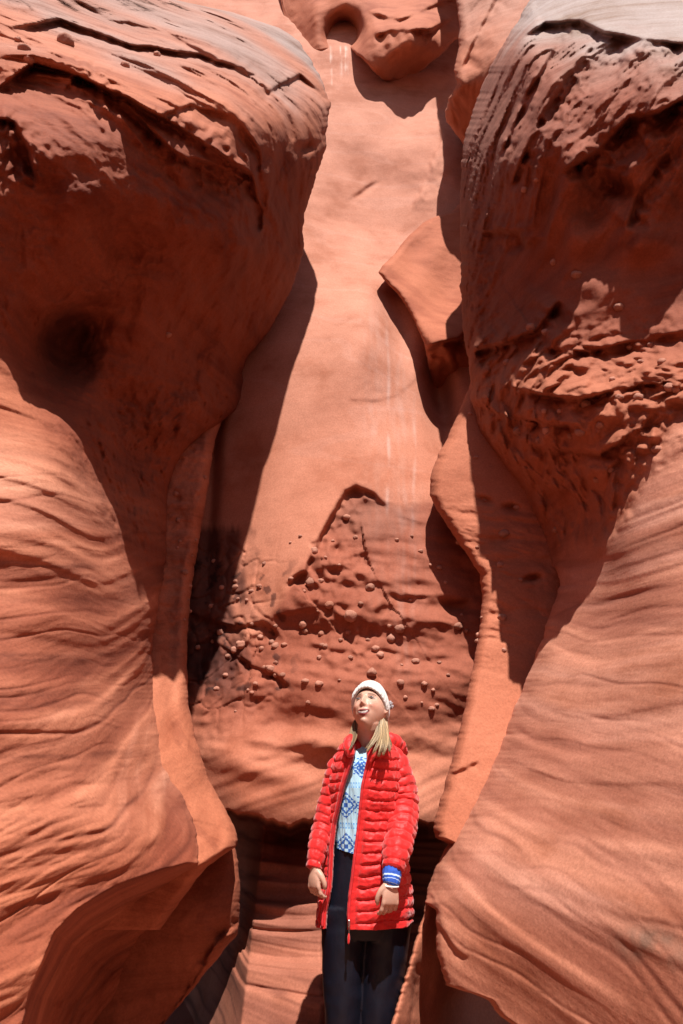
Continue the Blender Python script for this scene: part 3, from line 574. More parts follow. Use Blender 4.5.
def mat_simple(name, c, rough=.6, spec=.5, sheen=0, bump=None):
    m = bpy.data.materials.new(name); m.use_nodes = True; nt = m.node_tree; b = nt.nodes['Principled BSDF']
    b.inputs['Base Color'].default_value = (*c, 1); b.inputs['Roughness'].default_value = rough; b.inputs['Specular IOR Level'].default_value = spec
    b.inputs['Sheen Weight'].default_value = sheen
    if bump:
        t = nt.nodes.new('ShaderNodeTexNoise'); t.inputs['Scale'].default_value = bump[0]; t.inputs['Detail'].default_value = 5
        u = nt.nodes.new('ShaderNodeBump'); u.inputs['Strength'].default_value = bump[1]; u.inputs['Distance'].default_value = .004
        tc = nt.nodes.new('ShaderNodeTexCoord'); nt.links.new(tc.outputs['Object'], t.inputs['Vector'])
        nt.links.new(t.outputs[0], u.inputs['Height']); nt.links.new(u.outputs[0], b.inputs['Normal'])
        r = nt.nodes.new('ShaderNodeValToRGB'); r.color_ramp.elements[0].color = (*[x * .72 for x in c], 1); r.color_ramp.elements[1].color = (*[min(x * 1.2, 1) for x in c], 1)
        nt.links.new(t.outputs[0], r.inputs[0]); nt.links.new(r.outputs[0], b.inputs['Base Color'])
    return m
def mat_attr(name, rough=.5, sss=0):
    m = bpy.data.materials.new(name); m.use_nodes = True; nt = m.node_tree; b = nt.nodes['Principled BSDF']
    a = nt.nodes.new('ShaderNodeAttribute'); a.attribute_name = 'tint'; nt.links.new(a.outputs['Color'], b.inputs['Base Color'])
    b.inputs['Roughness'].default_value = rough; b.inputs['Subsurface Weight'].default_value = sss
    b.inputs['Subsurface Radius'].default_value = (1, .35, .2); b.inputs['Subsurface Scale'].default_value = .006
    return m
def paint(o, C):
    a = o.data.color_attributes.new('tint', 'FLOAT_COLOR', 'POINT'); c = np.ones((len(o.data.vertices), 4), np.float32); c[:, :3] = C
    a.data.foreach_set('color', c.reshape(-1))
M_RED = mat_simple('red_nylon', (.58, .010, .010), .55, .32, .25, (120, .3))
M_ZIP = mat_simple('zip_tape', (.50, .02, .025), .6); M_METAL = mat_simple('zip_metal', (.55, .5, .5), .3); M_METAL.node_tree.nodes['Principled BSDF'].inputs['Metallic'].default_value = 1
M_LINING = mat_simple('dark_lining', (.16, .008, .01), .6)
M_SKIN = mat_attr('skin', .48, .12); M_SWEATER = mat_attr('knit_wool', .9)
M_BLACK = mat_simple('black_leggings', (.0035, .0045, .011), .5, .3, 0, (50, .3)); M_HAIR = mat_attr('hair', .45)
M_WOOL = mat_simple('white_wool', (.60, .60, .59), .95, .2, .3, (150, .6)); M_BOOT = mat_simple('boot_leather', (.10, .06, .035), .6, .4, 0, (40, .4)); M_SOLE = mat_simple('boot_sole', (.03, .03, .03), .8)
M_EYE = mat_simple('eye', (.35, .33, .31), .15); M_IRIS = mat_simple('iris', (.05, .08, .10), .15); M_TEETH = mat_simple('teeth', (.80, .77, .70), .25)

cx = xr(364, 800); FEET = Vector((cx, PY + .02, 0))
per = bpy.data.objects.new('person', None); col.objects.link(per); per.location = FEET
per['label'] = 'smiling woman in long red puffer coat and white knit hat looking up at canyon walls'; per['category'] = 'person'
def adopt(o, parent=None):
    """keeps world-space mesh data in place under the person"""
    o.parent = parent or per
    if parent is None: o.matrix_parent_inverse = Matrix.Translation(-FEET)
    return o

# ---- head frame: turned to the viewer's left and tipped back
HC = np.array([xr(369.5, 709, PY - .02), PY - .02, zr(711, PY - .02)])
Rm = Matrix.Rotation(math.radians(-20), 3, 'Z') @ Matrix.Rotation(math.radians(-4), 3, 'Y') @ Matrix.Rotation(math.radians(-34), 3, 'X')
Rh = np.array(Rm)                               # columns: right, back, up of the head
HS = .93
def to_world(h): return HC + (np.asarray(h) * HS) @ Rh.T
def to_head(w): return ((np.asarray(w) - HC) @ Rh) / HS
def gs(x, y, cx_, cy_, sx, sy): return np.exp(-((x - cx_) / sx) ** 2 - ((y - cy_) / sy) ** 2)
def head_surface(nu=150, nv=110):
    th = np.linspace(0, 2 * np.pi, nu, endpoint=False)[None, :]; ph = np.linspace(.02, np.pi - .02, nv)[:, None]
    dx = np.sin(ph) * np.sin(th); df = np.sin(ph) * np.cos(th); dz = np.cos(ph) + 0 * th
    x = .073 * dx; z = np.where(dz > 0, .112, .115) * dz; f = np.where(df > 0, .088, .100) * df
    low = np.clip((-z - .015) / .10, 0, 1)
    x = x * (1 - .42 * low ** 1.35); f = np.where(f > 0, f * (1 + .12 * low), f * (1 - .55 * low))
    front = sstep(.1, .6, df); ax = np.abs(x)
    f = f + front * (.005 * gs(ax, z, .022, .034, .022, .008) - .015 * gs(ax, z, .031, .014, .016, .010) + .004 * gs(ax, z, .031, .013, .010, .006)
         + .007 * gs(ax, z, .040, -.026, .018, .016) + .004 * gs(ax, z, .040, -.034, .014, .010) + .011 * gs(ax, z, 0, -.101, .018, .012) - .004 * gs(ax, z, 0, -.082, .02, .006)
         + .006 * gs(ax, z, 0, -.063, .028, .013) + .005 * gs(ax, z - 12 * x * x, 0, -.0585, .020, .003) + .006 * gs(ax, z - 12 * x * x, 0, -.0745, .016, .0035) - .004 * gs(ax, z - 12 * x * x, 0, -.066, .020, .0045) - .004 * gs(ax, z + .8 * (ax - .03), .031, -.050, .004, .014))
    nose = np.exp(-(x / (.0065 + .004 * sstep(.0, -.03, z) if False else .0082)) ** 2) * np.clip((.028 - z) / .058, 0, 1) * (1 - sstep(-.034, -.044, -(-z)) * 0)
    nose = nose * np.where(z < -.031, np.exp(-((z + .031) / .007) ** 2), 1.0)
    f = f + front * (.024 * nose + .008 * gs(ax, z, .011, -.033, .006, .006))
    return np.stack([x, -f, z], -1).reshape(-1, 3), nu, nv
H, nu, nv = head_surface()
HF = [(i * nu + j, (i + 1) * nu + j, (i + 1) * nu + (j + 1) % nu, i * nu + (j + 1) % nu) for i in range(nv - 1) for j in range(nu)]
HF += [tuple(range(nu)), tuple(range((nv - 1) * nu, nv * nu))[::-1]]
sp = Soup(); sp.add(to_world(H), HF)
for s in (-1, 1):                                # ears
    e = Soup(); q = [(s * .071, .004, .018, .006), (s * .077, .010, .026, .0075), (s * .080, .018, .018, .0075), (s * .078, .015, .000, .007), (s * .072, .006, -.014, .0065), (s * .070, .002, -.006, .006)]
    tube(e, [(*to_world(a[:3]), a[3]) for a in q], 10, 18); sp.V, sp.F = sp.V, sp.F; sp.add(e.V, e.F)

# ---- trunk and limbs
def W(px, row, dY=0, r=None):
    Y = PY + dY; p = place(px, row, Y); return tuple(p) if r is None else (*p, r)
neck0 = to_world((0, .020, -.070))
tube(sp, [(*(neck0 + np.array([0, .0, .03])), .046), (*neck0, .045), (*W(367, 750, .04), .052), (*W(366, 768, .05), .075)], 24, 14)
def ring_loft(sp, rows, n=36):
    V = []; m = len(rows)
    for (c, a, b, z) in rows:
        for j in range(n):
            t = 2 * math.pi * j / n; V.append((c[0] + a * math.cos(t), c[1] + b * math.sin(t), z))
    Fc = [(i * n + j, i * n + (j + 1) % n, (i + 1) * n + (j + 1) % n, (i + 1) * n + j) for i in range(m - 1) for j in range(n)]
    Fc += [tuple(range(n))[::-1], tuple(range((m - 1) * n, m * n))]
    sp.add(V, Fc)
tx = xr(366, 790); ty = PY + .04
rows = [((tx, ty), .140, .085, .80), ((tx, ty), .155, .09, .86), ((tx, ty), .155, .092, .93), ((tx, ty), .135, .085, 1.02), ((tx, ty), .122, .085, 1.12), ((tx, ty), .130, .092, 1.22), ((tx, ty), .142, .10, 1.32), ((tx, ty), .150, .085, 1.40), ((tx, ty), .11, .06, 1.46), ((tx, ty), .06, .05, 1.49)]
rr = resample([(c[0], c[1], a, b, z) for c, a, b, z in rows], 40)
ring_loft(sp, [((q[0], q[1]), q[2], q[3], q[4]) for q in rr])
RS = [W(394, 765, .04), W(402, 800, .02), W(401, 828, -.05), W(396.5, 852, -.125), W(391.5, 879, -.175)]      # viewer's right arm
LS = [W(342, 768, .05), W(333, 796, .04), W(324, 826, .02), W(318, 848, -.02), W(314.5, 868, -.05)]
for A_, rad in ((RS, (.050, .044, .038, .034, .026)), (LS, (.050, .042, .036, .031, .025))):
    tube(sp, [(*p, r) for p, r in zip(A_, rad)], 18, 30)
hipz = .86
for s, fx in ((-1, 344), (1, 377)):
    kn = W(fx + s * 1, 1000, -.02 * s); x0 = tx + s * .085
    tube(sp, [(x0, ty, hipz, .088), (.5 * (x0 + kn[0]), ty - .01, .70, .080), (kn[0], ty - .02, .50, .058), (kn[0] + .0, ty + .02, .36, .056), (kn[0], ty + .03, .20, .042), (kn[0], ty + .04, .09, .038)], 20, 40)
    tube(sp, [(kn[0], ty + .06, .06, .040), (kn[0] + s * .01, ty - .02, .055, .040), (kn[0] + s * .02, ty - .10, .045, .036), (kn[0] + s * .025, ty - .15, .04, .026)], 14, 16)

# ---- hands: palm and five bent fingers each
def hand(sp, wrist, d, side, back, size=1.0, curl=1.0):
    """d: towards the fingertips, side: towards the thumb, back: out of the back of the hand"""
    wrist = np.array(wrist); d, side, back = [np.array(v, float) / np.linalg.norm(v) for v in (d, side, back)]
    side = side - d * (side @ d); side /= np.linalg.norm(side); back = np.cross(d, side) * np.sign(np.cross(d, side) @ back)
    def P(a, b, c): return wrist + size * (d * a + side * b + back * c)
    # palm as a flattened loft
    n = 20; V = []; secs = [(-.012, .024, .019, 0), (.010, .027, .016, .001), (.035, .036, .015, .003), (.060, .040, .0135, .003), (.080, .040, .0115, .001), (.088, .036, .009, -.001)]
    secs = resample(secs, 16)
    for a, w_, t_, c_ in secs:
        for j in range(n):
            t = 2 * math.pi * j / n; V.append(P(a, w_ * math.cos(t), c_ + t_ * math.sin(t)))
    Fc = [(i * n + j, i * n + (j + 1) % n, (i + 1) * n + (j + 1) % n, (i + 1) * n + j) for i in range(len(secs) - 1) for j in range(n)] + [tuple(range(n))[::-1], tuple(range((len(secs) - 1) * n, len(secs) * n))]
    sp.add(V, Fc)
    for k, (b0, L, sp_) in enumerate(((.030, .072, .10), (.0105, .080, .03), (-.0105, .075, -.04), (-.0300, .060, -.13))):
        ang = 0; p = np.array([.078, b0, .0]); pts = [(*P(.060, b0 * .95, .001), .0085), (*P(*p), .0092)]
        for q, (fr, bend) in enumerate(((.45, 22 + 5 * k), (.30, 34 + 5 * k), (.25, 24))):
            ang += math.radians(bend * curl); st = L * fr
            mid_ = p + .5 * st * np.array([math.cos(ang), sp_, -math.sin(ang)])
            p = p + st * np.array([math.cos(ang), sp_ * math.cos(ang), -math.sin(ang)])
            pts += [(*P(*mid_), .0078 - .0006 * q), (*P(*p), (.0086, .0078, .0062)[q])]
        tube(sp, pts, 12, 24)
    pts = [(*P(.012, .020, -.004), .014), (*P(.034, .040, -.010), .0125), (*P(.056, .051, -.016), .0100), (*P(.074, .052, -.022), .0092), (*P(.088, .047, -.028), .0070)]
    tube(sp, pts, 12, 22)
hand(sp, W(391, 883, -.18), (-.08, -.06, -1), (-.93, -.35, .0), (.15, -1, 0), .84, .95)
hand(sp, W(314.5, 869, -.055), (.0, -.10, -1), (.70, -.70, 0), (-.75, -.66, 0), .78, 1.0)
body = mesh_obj('body', sp.V, sp.F, None)
rm = body.modifiers.new('remesh', 'REMESH'); rm.mode = 'VOXEL'; rm.voxel_size = .0027; rm.use_smooth_shade = True
sm = body.modifiers.new('smooth', 'SMOOTH'); sm.factor = .5; sm.iterations = 2
dg = bpy.context.evaluated_depsgraph_get(); me2 = bpy.data.meshes.new_from_object(body.evaluated_get(dg)); body.modifiers.clear(); body.data = me2
me2.name = 'body'; me2.materials.clear(); me2.materials.append(M_SKIN)
V = np.empty(len(me2.vertices) * 3); me2.vertices.foreach_get('co', V); V = V.reshape(-1, 3)
h = to_head(V); ax = np.abs(h[:, 0]); hz = h[:, 2]; fr = (h[:, 1] < -.03) & (np.abs(hz) < .13)
skin = np.tile(np.array([.50, .285, .21]), (len(V), 1)); skin *= (1 + .06 * fbm(V * 60, 3))[:, None]
def blend(c, m): 
    global skin
    m = np.clip(m * fr, 0, 1)[:, None]; skin = skin * (1 - m) + np.array(c) * m
blend((.54, .20, .15), .5 * gs(ax, hz, .042, -.026, .016, .014)); blend((.50, .19, .14), .4 * gs(ax, hz, 0, -.032, .010, .008))
mz = hz + .0670 - 15 * ax ** 2; op = np.sqrt(np.clip(1 - (ax / .0285) ** 2, 0, 1))
blend((.26, .05, .05), (np.abs(mz) < .0125 * op).astype(float)); blend((.06, .015, .015), (np.abs(mz) < .0060 * op).astype(float)); blend((.56, .50, .46), ((mz > -.0014 * op) & (mz < .0044 * op) & (ax < .0225)).astype(float))
blend((.30, .14, .10), .5 * gs(ax, hz, .027, -.050, .0018, .008))
blend((.09, .045, .025), .95 * np.exp(-((hz - .032 + 6 * (ax - .030) ** 2) / .0030) ** 2) * (ax > .014) * (ax < .048))
blend((.015, .01, .008), 1.0 * np.exp(-((hz - .0155 + 9 * (ax - .031) ** 2) / .0040) ** 2) * (ax > .016) * (ax < .046))
blend((.10, .07, .06), .6 * np.exp(-((hz - .0095 - 6 * (ax - .031) ** 2) / .0018) ** 2) * (ax > .018) * (ax < .043))
blend((.16, .05, .04), .8 * gs(ax, hz, .0065, -.0405, .0035, .0022))
paint(body, skin); adopt(body)
for s in (-1, 1):                                # eyes, narrowed by the smile
    e = Soup(); c = np.array([s * .0315, -.0765, .0125]); 
    n_ = 14; VV = []; FF = []
    for i in range(n_ + 1):
        for j in range(20):
            a = math.pi * i / n_; b = 2 * math.pi * j / 20
            VV.append(to_world(c + np.array([.0105 * math.sin(a) * math.cos(b), -.006 * math.cos(a), .0042 * math.sin(a) * math.sin(b)])))
    FF = [(i * 20 + j, i * 20 + (j + 1) % 20, (i + 1) * 20 + (j + 1) % 20, (i + 1) * 20 + j) for i in range(n_) for j in range(20)]
    o = mesh_obj('eye', VV, FF, M_EYE); o.data.materials.append(M_IRIS)
    for p in o.data.polygons:
        if (to_head(np.array(p.center)) - c)[1] < -.0042: p.material_index = 1
    adopt(o)

# ---- knit hat
n, m = 128, 46; V = []; 
for i in range(m):
    t = i / (m - 1)
    for j in range(n):
        th = 2 * math.pi * j / n; sx, sf = math.sin(th), math.cos(th)         # sf=+1 at the brow
        base = .048 * max(sf, 0) ** .8 - .030 * max(-sf, 0) + (.012 if sf >= 0 else .012) - .012 * sx * sx
        ph = t * math.pi / 2; zz = base + (.142 - base) * math.sin(ph); rr_ = math.cos(ph) ** .62
        cuff = .0045 if t < .33 else 0.0
        cuff *= 1 - sstep(.28, .36, t) if t > .28 else 1
        rib = .0016 * math.cos(th * 34 + (0 if t < .33 else 1.2 * math.sin(t * 60)))
        knit = .0010 * math.sin(t * 130)
        off = .007 + cuff + rib + knit + .004 * noise(np.array([sx * 2, sf * 2, t * 3]))
        curl_ = .004 * (1 - sstep(0, .05, t))
        ell_x = .075 + off - curl_; ell_f = (.086 if sf > 0 else .104) + off - curl_
        V.append(to_world((sx * ell_x * rr_, -(sf * ell_f * rr_) + .010 * t, zz)))
for i in (0,):                                   # turned-in hem
    for j in range(n):
        th = 2 * math.pi * j / n; sx, sf = math.sin(th), math.cos(th); base = .048 * max(sf, 0) ** .8 - .030 * max(-sf, 0) + .012 - .012 * sx * sx
        V.append(to_world((sx * .070, -(sf * (.082 if sf > 0 else .098)), base + .004)))
FF = [(i * n + j, i * n + (j + 1) % n, (i + 1) * n + (j + 1) % n, (i + 1) * n + j) for i in range(m - 1) for j in range(n)]
FF += [(m * n + j, m * n + (j + 1) % n, (j + 1) % n, j) for j in range(n)]
hat = adopt(mesh_obj('knit_hat', V, FF, M_WOOL))
sp = Soup(); pc = to_world((.062, .082, .088))
for k in range(160):
    d = rng.normal(size=3); d /= np.linalg.norm(d); tip = pc + d * .020 * rng.uniform(.8, 1.1); tube(sp, [(*pc, .003), (*(.5 * pc + .5 * tip), .0022), (*tip, .0012)], 5, 4)
o = mesh_obj('pompom', sp.V, sp.F, mat_simple('grey_wool', (.42, .40, .42), .95)); o.parent = hat; 

# ---- hair
sp = Soup(); cols = []
def lock(path, rad, count, tone, seed):
    # one lock: many fine strands winding round a common centre line
    q = resample(np.array(path, float), 16); t = np.linspace(0, 1, 16); env = np.interp(t, [0, .15, .5, .85, 1], [.7, .9, 1, .7, .25]) * rad
    sway = .008 * t[:, None] * np.stack([np.sin(t * 7 + seed), .5 * np.cos(t * 6 + seed), 0 * t], -1)
    for k in range(count):
        a = rng.uniform(0, 6.28); rr_ = math.sqrt(rng.uniform(.05, 1)); tw = rng.normal() * .5
        off = np.stack([np.cos(a + tw + t * 1.6), .8 * np.sin(a + tw + t * 1.6), 0 * t], -1) * (env * rr_)[:, None]
        L = rng.uniform(.84, 1.0); n_ = int(16 * L); p = (q + sway + off)[:n_]; n_ = len(p)
        g_ = rng.uniform(); c = np.array(tone) * (1 if g_ < .5 else 1.5 if g_ < .75 else .55) * rng.uniform(.85, 1.15)
        w0 = rng.uniform(.0009, .0016); k0 = len(sp.V)
        tube(sp, [(*v, w0 * f) for v, f in zip(p, np.interp(np.linspace(0, 1, n_), [0, .2, .7, 1], [.9, 1, .8, .1]))], 4, 20); cols.extend([c] * (len(sp.V) - k0))
BL = (.30, .205, .11)
def root(b_, u_=.0): return to_world((.067, b_, .010 + u_))
for path, rad, cnt, tone in (
    ([root(-.010), W(380, 719, -.055), W(377.5, 732, -.085), W(370, 742, -.115), W(362, 751, -.132)], .0085, 60, BL),
    ([root(.000), W(380.5, 719, -.050), W(379, 732, -.090), W(373, 744, -.130), W(367, 755, -.145)], .0095, 70, (.36, .26, .15)),
    ([root(.010), W(381.5, 719, -.045), W(381, 732, -.090), W(378, 746, -.145), W(374, 758, -.158)], .0105, 80, BL),
    ([root(.022), W(382.5, 719, -.035), W(383, 732, -.080), W(382.5, 746, -.145), W(379.5, 761, -.160)], .0110, 90, (.34, .24, .135)),
    ([root(.034), W(383.5, 718, -.020), W(385, 731, -.065), W(386, 745, -.130), W(384.5, 759, -.158)], .0110, 90, BL),
    ([root(.048), W(384.5, 717, .000), W(387, 730, -.040), W(388.5, 743, -.100), W(388.5, 755, -.140)], .0100, 80, (.24, .16, .085)),
    ([root(.060), W(385, 717, .02), W(387.5, 729, .0), W(390, 740, -.06), W(391, 750, -.11)], .0085, 60, (.20, .13, .07))):
    lock(path, rad, cnt, tone, rng.uniform(0, 6))
for path, rad, cnt, tone in (
    ([to_world((-.060, .010, .0)), W(356, 722, -.01), W(355, 733, -.05), W(354, 742, -.10), W(352.5, 751, -.125)], .0070, 60, (.15, .10, .055)),
    ([to_world((-.060, .030, .0)), W(355, 723, .0), W(353, 734, -.04), W(351, 743, -.10), W(347.5, 753, -.128)], .0080, 70, (.20, .135, .075)),
    ([to_world((-.058, .045, .0)), W(354.5, 724, .02), W(351.5, 735, -.02), W(347.5, 744, -.08), W(344, 752, -.118)], .0070, 60, (.25, .17, .095))):
    lock(path, rad, cnt, tone, rng.uniform(0, 6))
hair = mesh_obj('hair', sp.V, sp.F, M_HAIR); paint(hair, np.array(cols)); adopt(hair)

# ---- jumper with a blue pattern
jz = [(1.485, .050, .055), (1.455, .105, .085), (1.41, .138, .105), (1.32, .140, .118), (1.2, .136, .112), (1.1, .140, .112), (1.0, .150, .122), (.965, .152, .125)]
ztop, zbot = 1.488, zr(858, PY - .1)
n, m = 420, 330; V = []; C = []
jA = np.array(jz)[::-1]
for i in range(m):
    t = i / (m - 1)
    for j in range(n):
        u = j / n; th = 2 * math.pi * u
        x_ = math.cos(th); z = ztop + (zbot - ztop) * t + (.028 * (-x_) * sstep(.85, 1, t) if True else 0)
        a = np.interp(z, jA[:, 0], jA[:, 1]) - .006; b = np.interp(z, jA[:, 0], jA[:, 2]) + .001
        fold = .004 * noise(np.array([x_ * 5, math.sin(th) * 5, z * 7])) + .003 * noise(np.array([x_ * 12, math.sin(th) * 12, z * 20]))
        V.append((tx + (a + fold) * x_, ty + (b + fold) * math.sin(th), z))
        # pattern in stitch units on the front
        sxp = ((tx + a * x_) - xr(346, 800)) / .0052; row = (z - 1.0) / .0052
        gx = int(round(sxp)); gy = int(round(row))
        base = np.array([.36, .56, .68]) * (1 + .06 * ((gx + gy) % 2))
        c = base
        def diamond(cy_, half=9, per_=20, off=0):
            ux = abs(((gx + off + per_ // 2) % per_) - per_ // 2); uy = abs(gy - cy_); d = ux + uy
            if d > half: return False
            return d in (half, half - 3, half - 4, 1, 0) or (ux == uy) or (half - 1 == d and ux % 2 == 0)
        def dots(cy_): return abs(gy - cy_) <= 2 and (gx + gy) % 4 == 0
        def flecks(cy_, h_): return abs(gy - cy_) <= h_ and ((gx * 7 + gy * 3) % 6 in (0, 1)) and ((gx // 3 + gy // 2) % 2 == 0)
        if diamond(20, 9) or diamond(49, 9, 20, 0) or diamond(76, 7, 16, 4): c = np.array([.02, .09, .36])
        elif flecks(20, 8) and abs(((gx + 10) % 20) - 10) > 6: c = np.array([.03, .12, .42])
        elif flecks(49, 8) and abs(((gx + 10) % 20) - 10) > 6: c = np.array([.03, .12, .42])
        elif flecks(78, 6): c = np.array([.04, .14, .45])
        elif gy in (33, 36, 62, 65) and gx % 2 == 0: c = np.array([.10, .30, .62])
        elif 33 < gy < 36 or 62 < gy < 65: c = np.array([.30, .52, .70])
        elif gy < 9 and gy % 3 == 0: c = np.array([.20, .45, .62])
        C.append(c)
FF = [(i * n + j, (i + 1) * n + j, (i + 1) * n + (j + 1) % n, i * n + (j + 1) % n) for i in range(m - 1) for j in range(n)]
sw = mesh_obj('jumper', V, FF, M_SWEATER); paint(sw, np.array(C)); adopt(sw)

# ---- leggings and boots
sp = Soup()
ring_loft(sp, [((tx, ty), a, b, z) for a, b, z in ((.150, .10, .78), (.168, .115, .84), (.168, .115, .90), (.158, .110, .97), (.142, .104, 1.04), (.135, .098, 1.12))], 40)
for s, fx in ((-1, 344), (1, 377)):
    kn = W(fx + s * 1, 1000, -.02 * s); x0 = tx + s * .085
    fold = lambda L, th, s=s: .05 * nz(L * 22, np.cos(th) * 1.5, np.sin(th) * 1.5 + 3 * s)
    tube(sp, [(x0, ty, hipz + .02, .098), (.5 * (x0 + kn[0]), ty - .01, .70, .088), (kn[0], ty - .02, .50, .068), (kn[0], ty + .02, .36, .064), (kn[0], ty + .03, .22, .050), (kn[0], ty + .035, .16, .048)], 32, 90, disp=fold)
lg = mesh_obj('leggings', sp.V, sp.F, M_BLACK)
rm = lg.modifiers.new('remesh', 'REMESH'); rm.mode = 'VOXEL'; rm.voxel_size = .006; rm.use_smooth_shade = True
dg = bpy.context.evaluated_depsgraph_get(); me2 = bpy.data.meshes.new_from_object(lg.evaluated_get(dg)); lg.modifiers.clear(); lg.data = me2; me2.materials.clear(); me2.materials.append(M_BLACK); adopt(lg)
for s, fx in ((-1, 344), (1, 377)):
    kx = W(fx + s * 1, 1000, -.02 * s)[0]; sp = Soup()
    tube(sp, [(kx, ty + .035, .22, .058), (kx, ty + .04, .12, .054), (kx, ty + .03, .075, .056), (kx + s * .01, ty - .04, .065, .054), (kx + s * .02, ty - .11, .055, .047), (kx + s * .025, ty - .17, .045, .034)], 24, 40)
    b = adopt(mesh_obj('boot', sp.V, sp.F, M_BOOT)); sp = Soup()
    outl = [(.045 * math.cos(a) + s * .012 * (1 - math.sin(a)) , -.045 + .14 * math.sin(a)) for a in np.linspace(0, 2 * math.pi, 28, endpoint=False)]
    VV = [(kx + x, ty - .02 + y, z) for z in (.004, .03) for x, y in outl]
    so_ = mesh_obj('sole', VV, [(i, (i + 1) % 28, 28 + (i + 1) % 28, 28 + i) for i in range(28)] + [tuple(range(28))[::-1], tuple(range(28, 56))], M_SOLE); so_.parent = b

# ---- long quilted coat, worn open
# columns: row, left outline px, right outline px, left opening px, right opening px, depth
CO = np.array([(736, 352, 385, 352.5, 372, .075), (744, 342, 393, 355, 370, .105), (752, 337, 398, 355, 368, .125), (762, 333, 400, 352, 366, .140), (785, 330, 401, 344, 361, .145), (824, 328, 403, 334.5, 357, .140), (850, 325, 406, 331, 354, .145), (875, 323, 408, 330, 351, .150), (892, 320, 410, 328.5, 348.5, .152), (912, 318, 412, 324, 347, .155), (927, 317, 412, 323.5, 347.5, .155)], float)
def coat_at(row):
    c = [np.interp(row, CO[:, 0], CO[:, k]) for k in range(1, 6)]; z = zr(row, PY - .08)
    xl, xR, ol, orr = [xr(v, row, PY + (.04 if k < 2 else -.09)) for k, v in enumerate(c[:4])]
    return xl, xR, ol, orr, c[4], z
ROWS = np.linspace(737, 928, 330); n = 300; PITCH_Q = .0385
arr = [coat_at(r) for r in ROWS]
xl, xR, ol, orr, dep, z = [np.array(v)[:, None] for v in zip(*arr)]
c0 = .5 * (xl + xR); a_ = .5 * (xR - xl)
tr = -np.arccos(np.clip((orr - c0) / a_, -.98, .98)); tl = 2 * math.pi - np.arccos(np.clip((ol - c0) / a_, -.98, .98))
u = np.linspace(0, 1, n)[None, :]; th = tr + (tl - tr) * u; x_, y_ = np.cos(th), np.sin(th); z = z + 0 * u
edge_d = np.minimum(u, 1 - u) * n
zq = z + .006 * np.sin(th * 2 + 1) + .010 * nz(x_ * 2.2, y_ * 2.2, z * 5)
ph = (zq / PITCH_Q) % 1.0; e = np.abs(2 * ph - 1); pin = np.exp(-((1 - e) / .35) ** 2)
puff = .0105 * (1 - e ** 3.2) - .005
wr = .0032 * pin * nz(th * 13, z * 22, 2) + .0030 * (1 - 2 * np.abs(nz(th * 5, z * 34, 7))) + .0016 * (1 - 2 * np.abs(nz(th * 14, z * 60, 3))) * .5 + .010 * nz(th * 1.8, z * 7, 5) + .004 * nz(th * 4, z * 16, 9)
k_ = sstep(7, 15, edge_d); puff = puff * (.12 + .88 * k_); wr = wr * (.35 + .65 * k_)
off = puff + wr - .004 * np.exp(-((edge_d - 9) / 1.5) ** 2)
VA = np.stack([c0 + (a_ + off) * x_, ty + (dep + off) * y_, z - .012 * (y_ < 0) * (u > .5) * np.linspace(0, 1, 330)[:, None] ** 4 + .004 * nz(th * 2, 0, 4) * np.linspace(0, 1, 330)[:, None] ** 3], -1)
NV = 330 * n
# inner lining
cen = VA.mean(1, keepdims=True); INN = VA + (cen - VA) * np.array([.075, .09, 0]); 
V = np.concatenate([VA.reshape(-1, 3), INN.reshape(-1, 3)])
FF = [(i * n + j, i * n + j + 1, (i + 1) * n + j + 1, (i + 1) * n + j) for i in range(329) for j in range(n - 1)]
k = len(FF)
FF += [(NV + i * n + j, NV + (i + 1) * n + j, NV + (i + 1) * n + j + 1, NV + i * n + j + 1) for i in range(329) for j in range(n - 1)]
FF += [(i * n, (i + 1) * n, NV + (i + 1) * n, NV + i * n) for i in range(329)] + [(i * n + n - 1, NV + i * n + n - 1, NV + (i + 1) * n + n - 1, (i + 1) * n + n - 1) for i in range(329)]
FF += [(329 * n + j, 329 * n + j + 1, NV + 329 * n + j + 1, NV + 329 * n + j) for j in range(n - 1)]
coat = mesh_obj('puffer_coat', V, FF, M_RED); coat.data.materials.append(M_LINING)
for idx in range(k, 2 * k): coat.data.polygons[idx].material_index = 1
bm = bmesh.new(); bm.from_mesh(coat.data); bmesh.ops.recalc_face_normals(bm, faces=bm.faces); bm.to_mesh(coat.data); bm.free()
adopt(coat)
def part(name, sp, mat, parent=coat): o = mesh_obj(name, sp.V, sp.F, mat); o.parent = parent; return o
# sleeves
def quilt(pitch, seed, amp=1.0):
    def f(L, th):
        Lq = L + .006 * np.sin(th + seed) + .005 * nz(L * 18, np.cos(th) * 1.5, np.sin(th) * 1.5 + seed); ph = (Lq / pitch) % 1.0; e = np.abs(2 * ph - 1)
        s = .15 * (1 - e ** 3.0) - .09
        pin = np.exp(-((1 - e) / .35) ** 2)
        s = s + .05 * pin * np.maximum(nz(L * 20, th * 7, seed), -.2) + .13 * nz(L * 26, np.cos(th) * 1.8 + seed, np.sin(th) * 1.8) + .05 * (1 - 2 * np.abs(nz(L * 55, np.cos(th) * 4, np.sin(th) * 4 + seed)))
        return s * amp
    return f
for S_, rad, seed, ext in ((RS, (.062, .066, .058, .052, .041), 1.0, (393, 869, -.160)), (LS, (.058, .052, .044, .038, .030), 4.0, (314.0, 868, -.045))):
    sp = Soup(); top = np.array(S_[0]) + np.array([(-.035 if seed == 1 else .03), 0, .035])
    pts = [(*top, .040), (*S_[0], rad[0]), (*S_[1], rad[1]), (*S_[2], rad[2]), (*S_[3], rad[3]), (*W(*ext), rad[4])]
    tube(sp, pts, 56, 190, disp=quilt(.036, seed, .75)); part('sleeve', sp, M_RED)
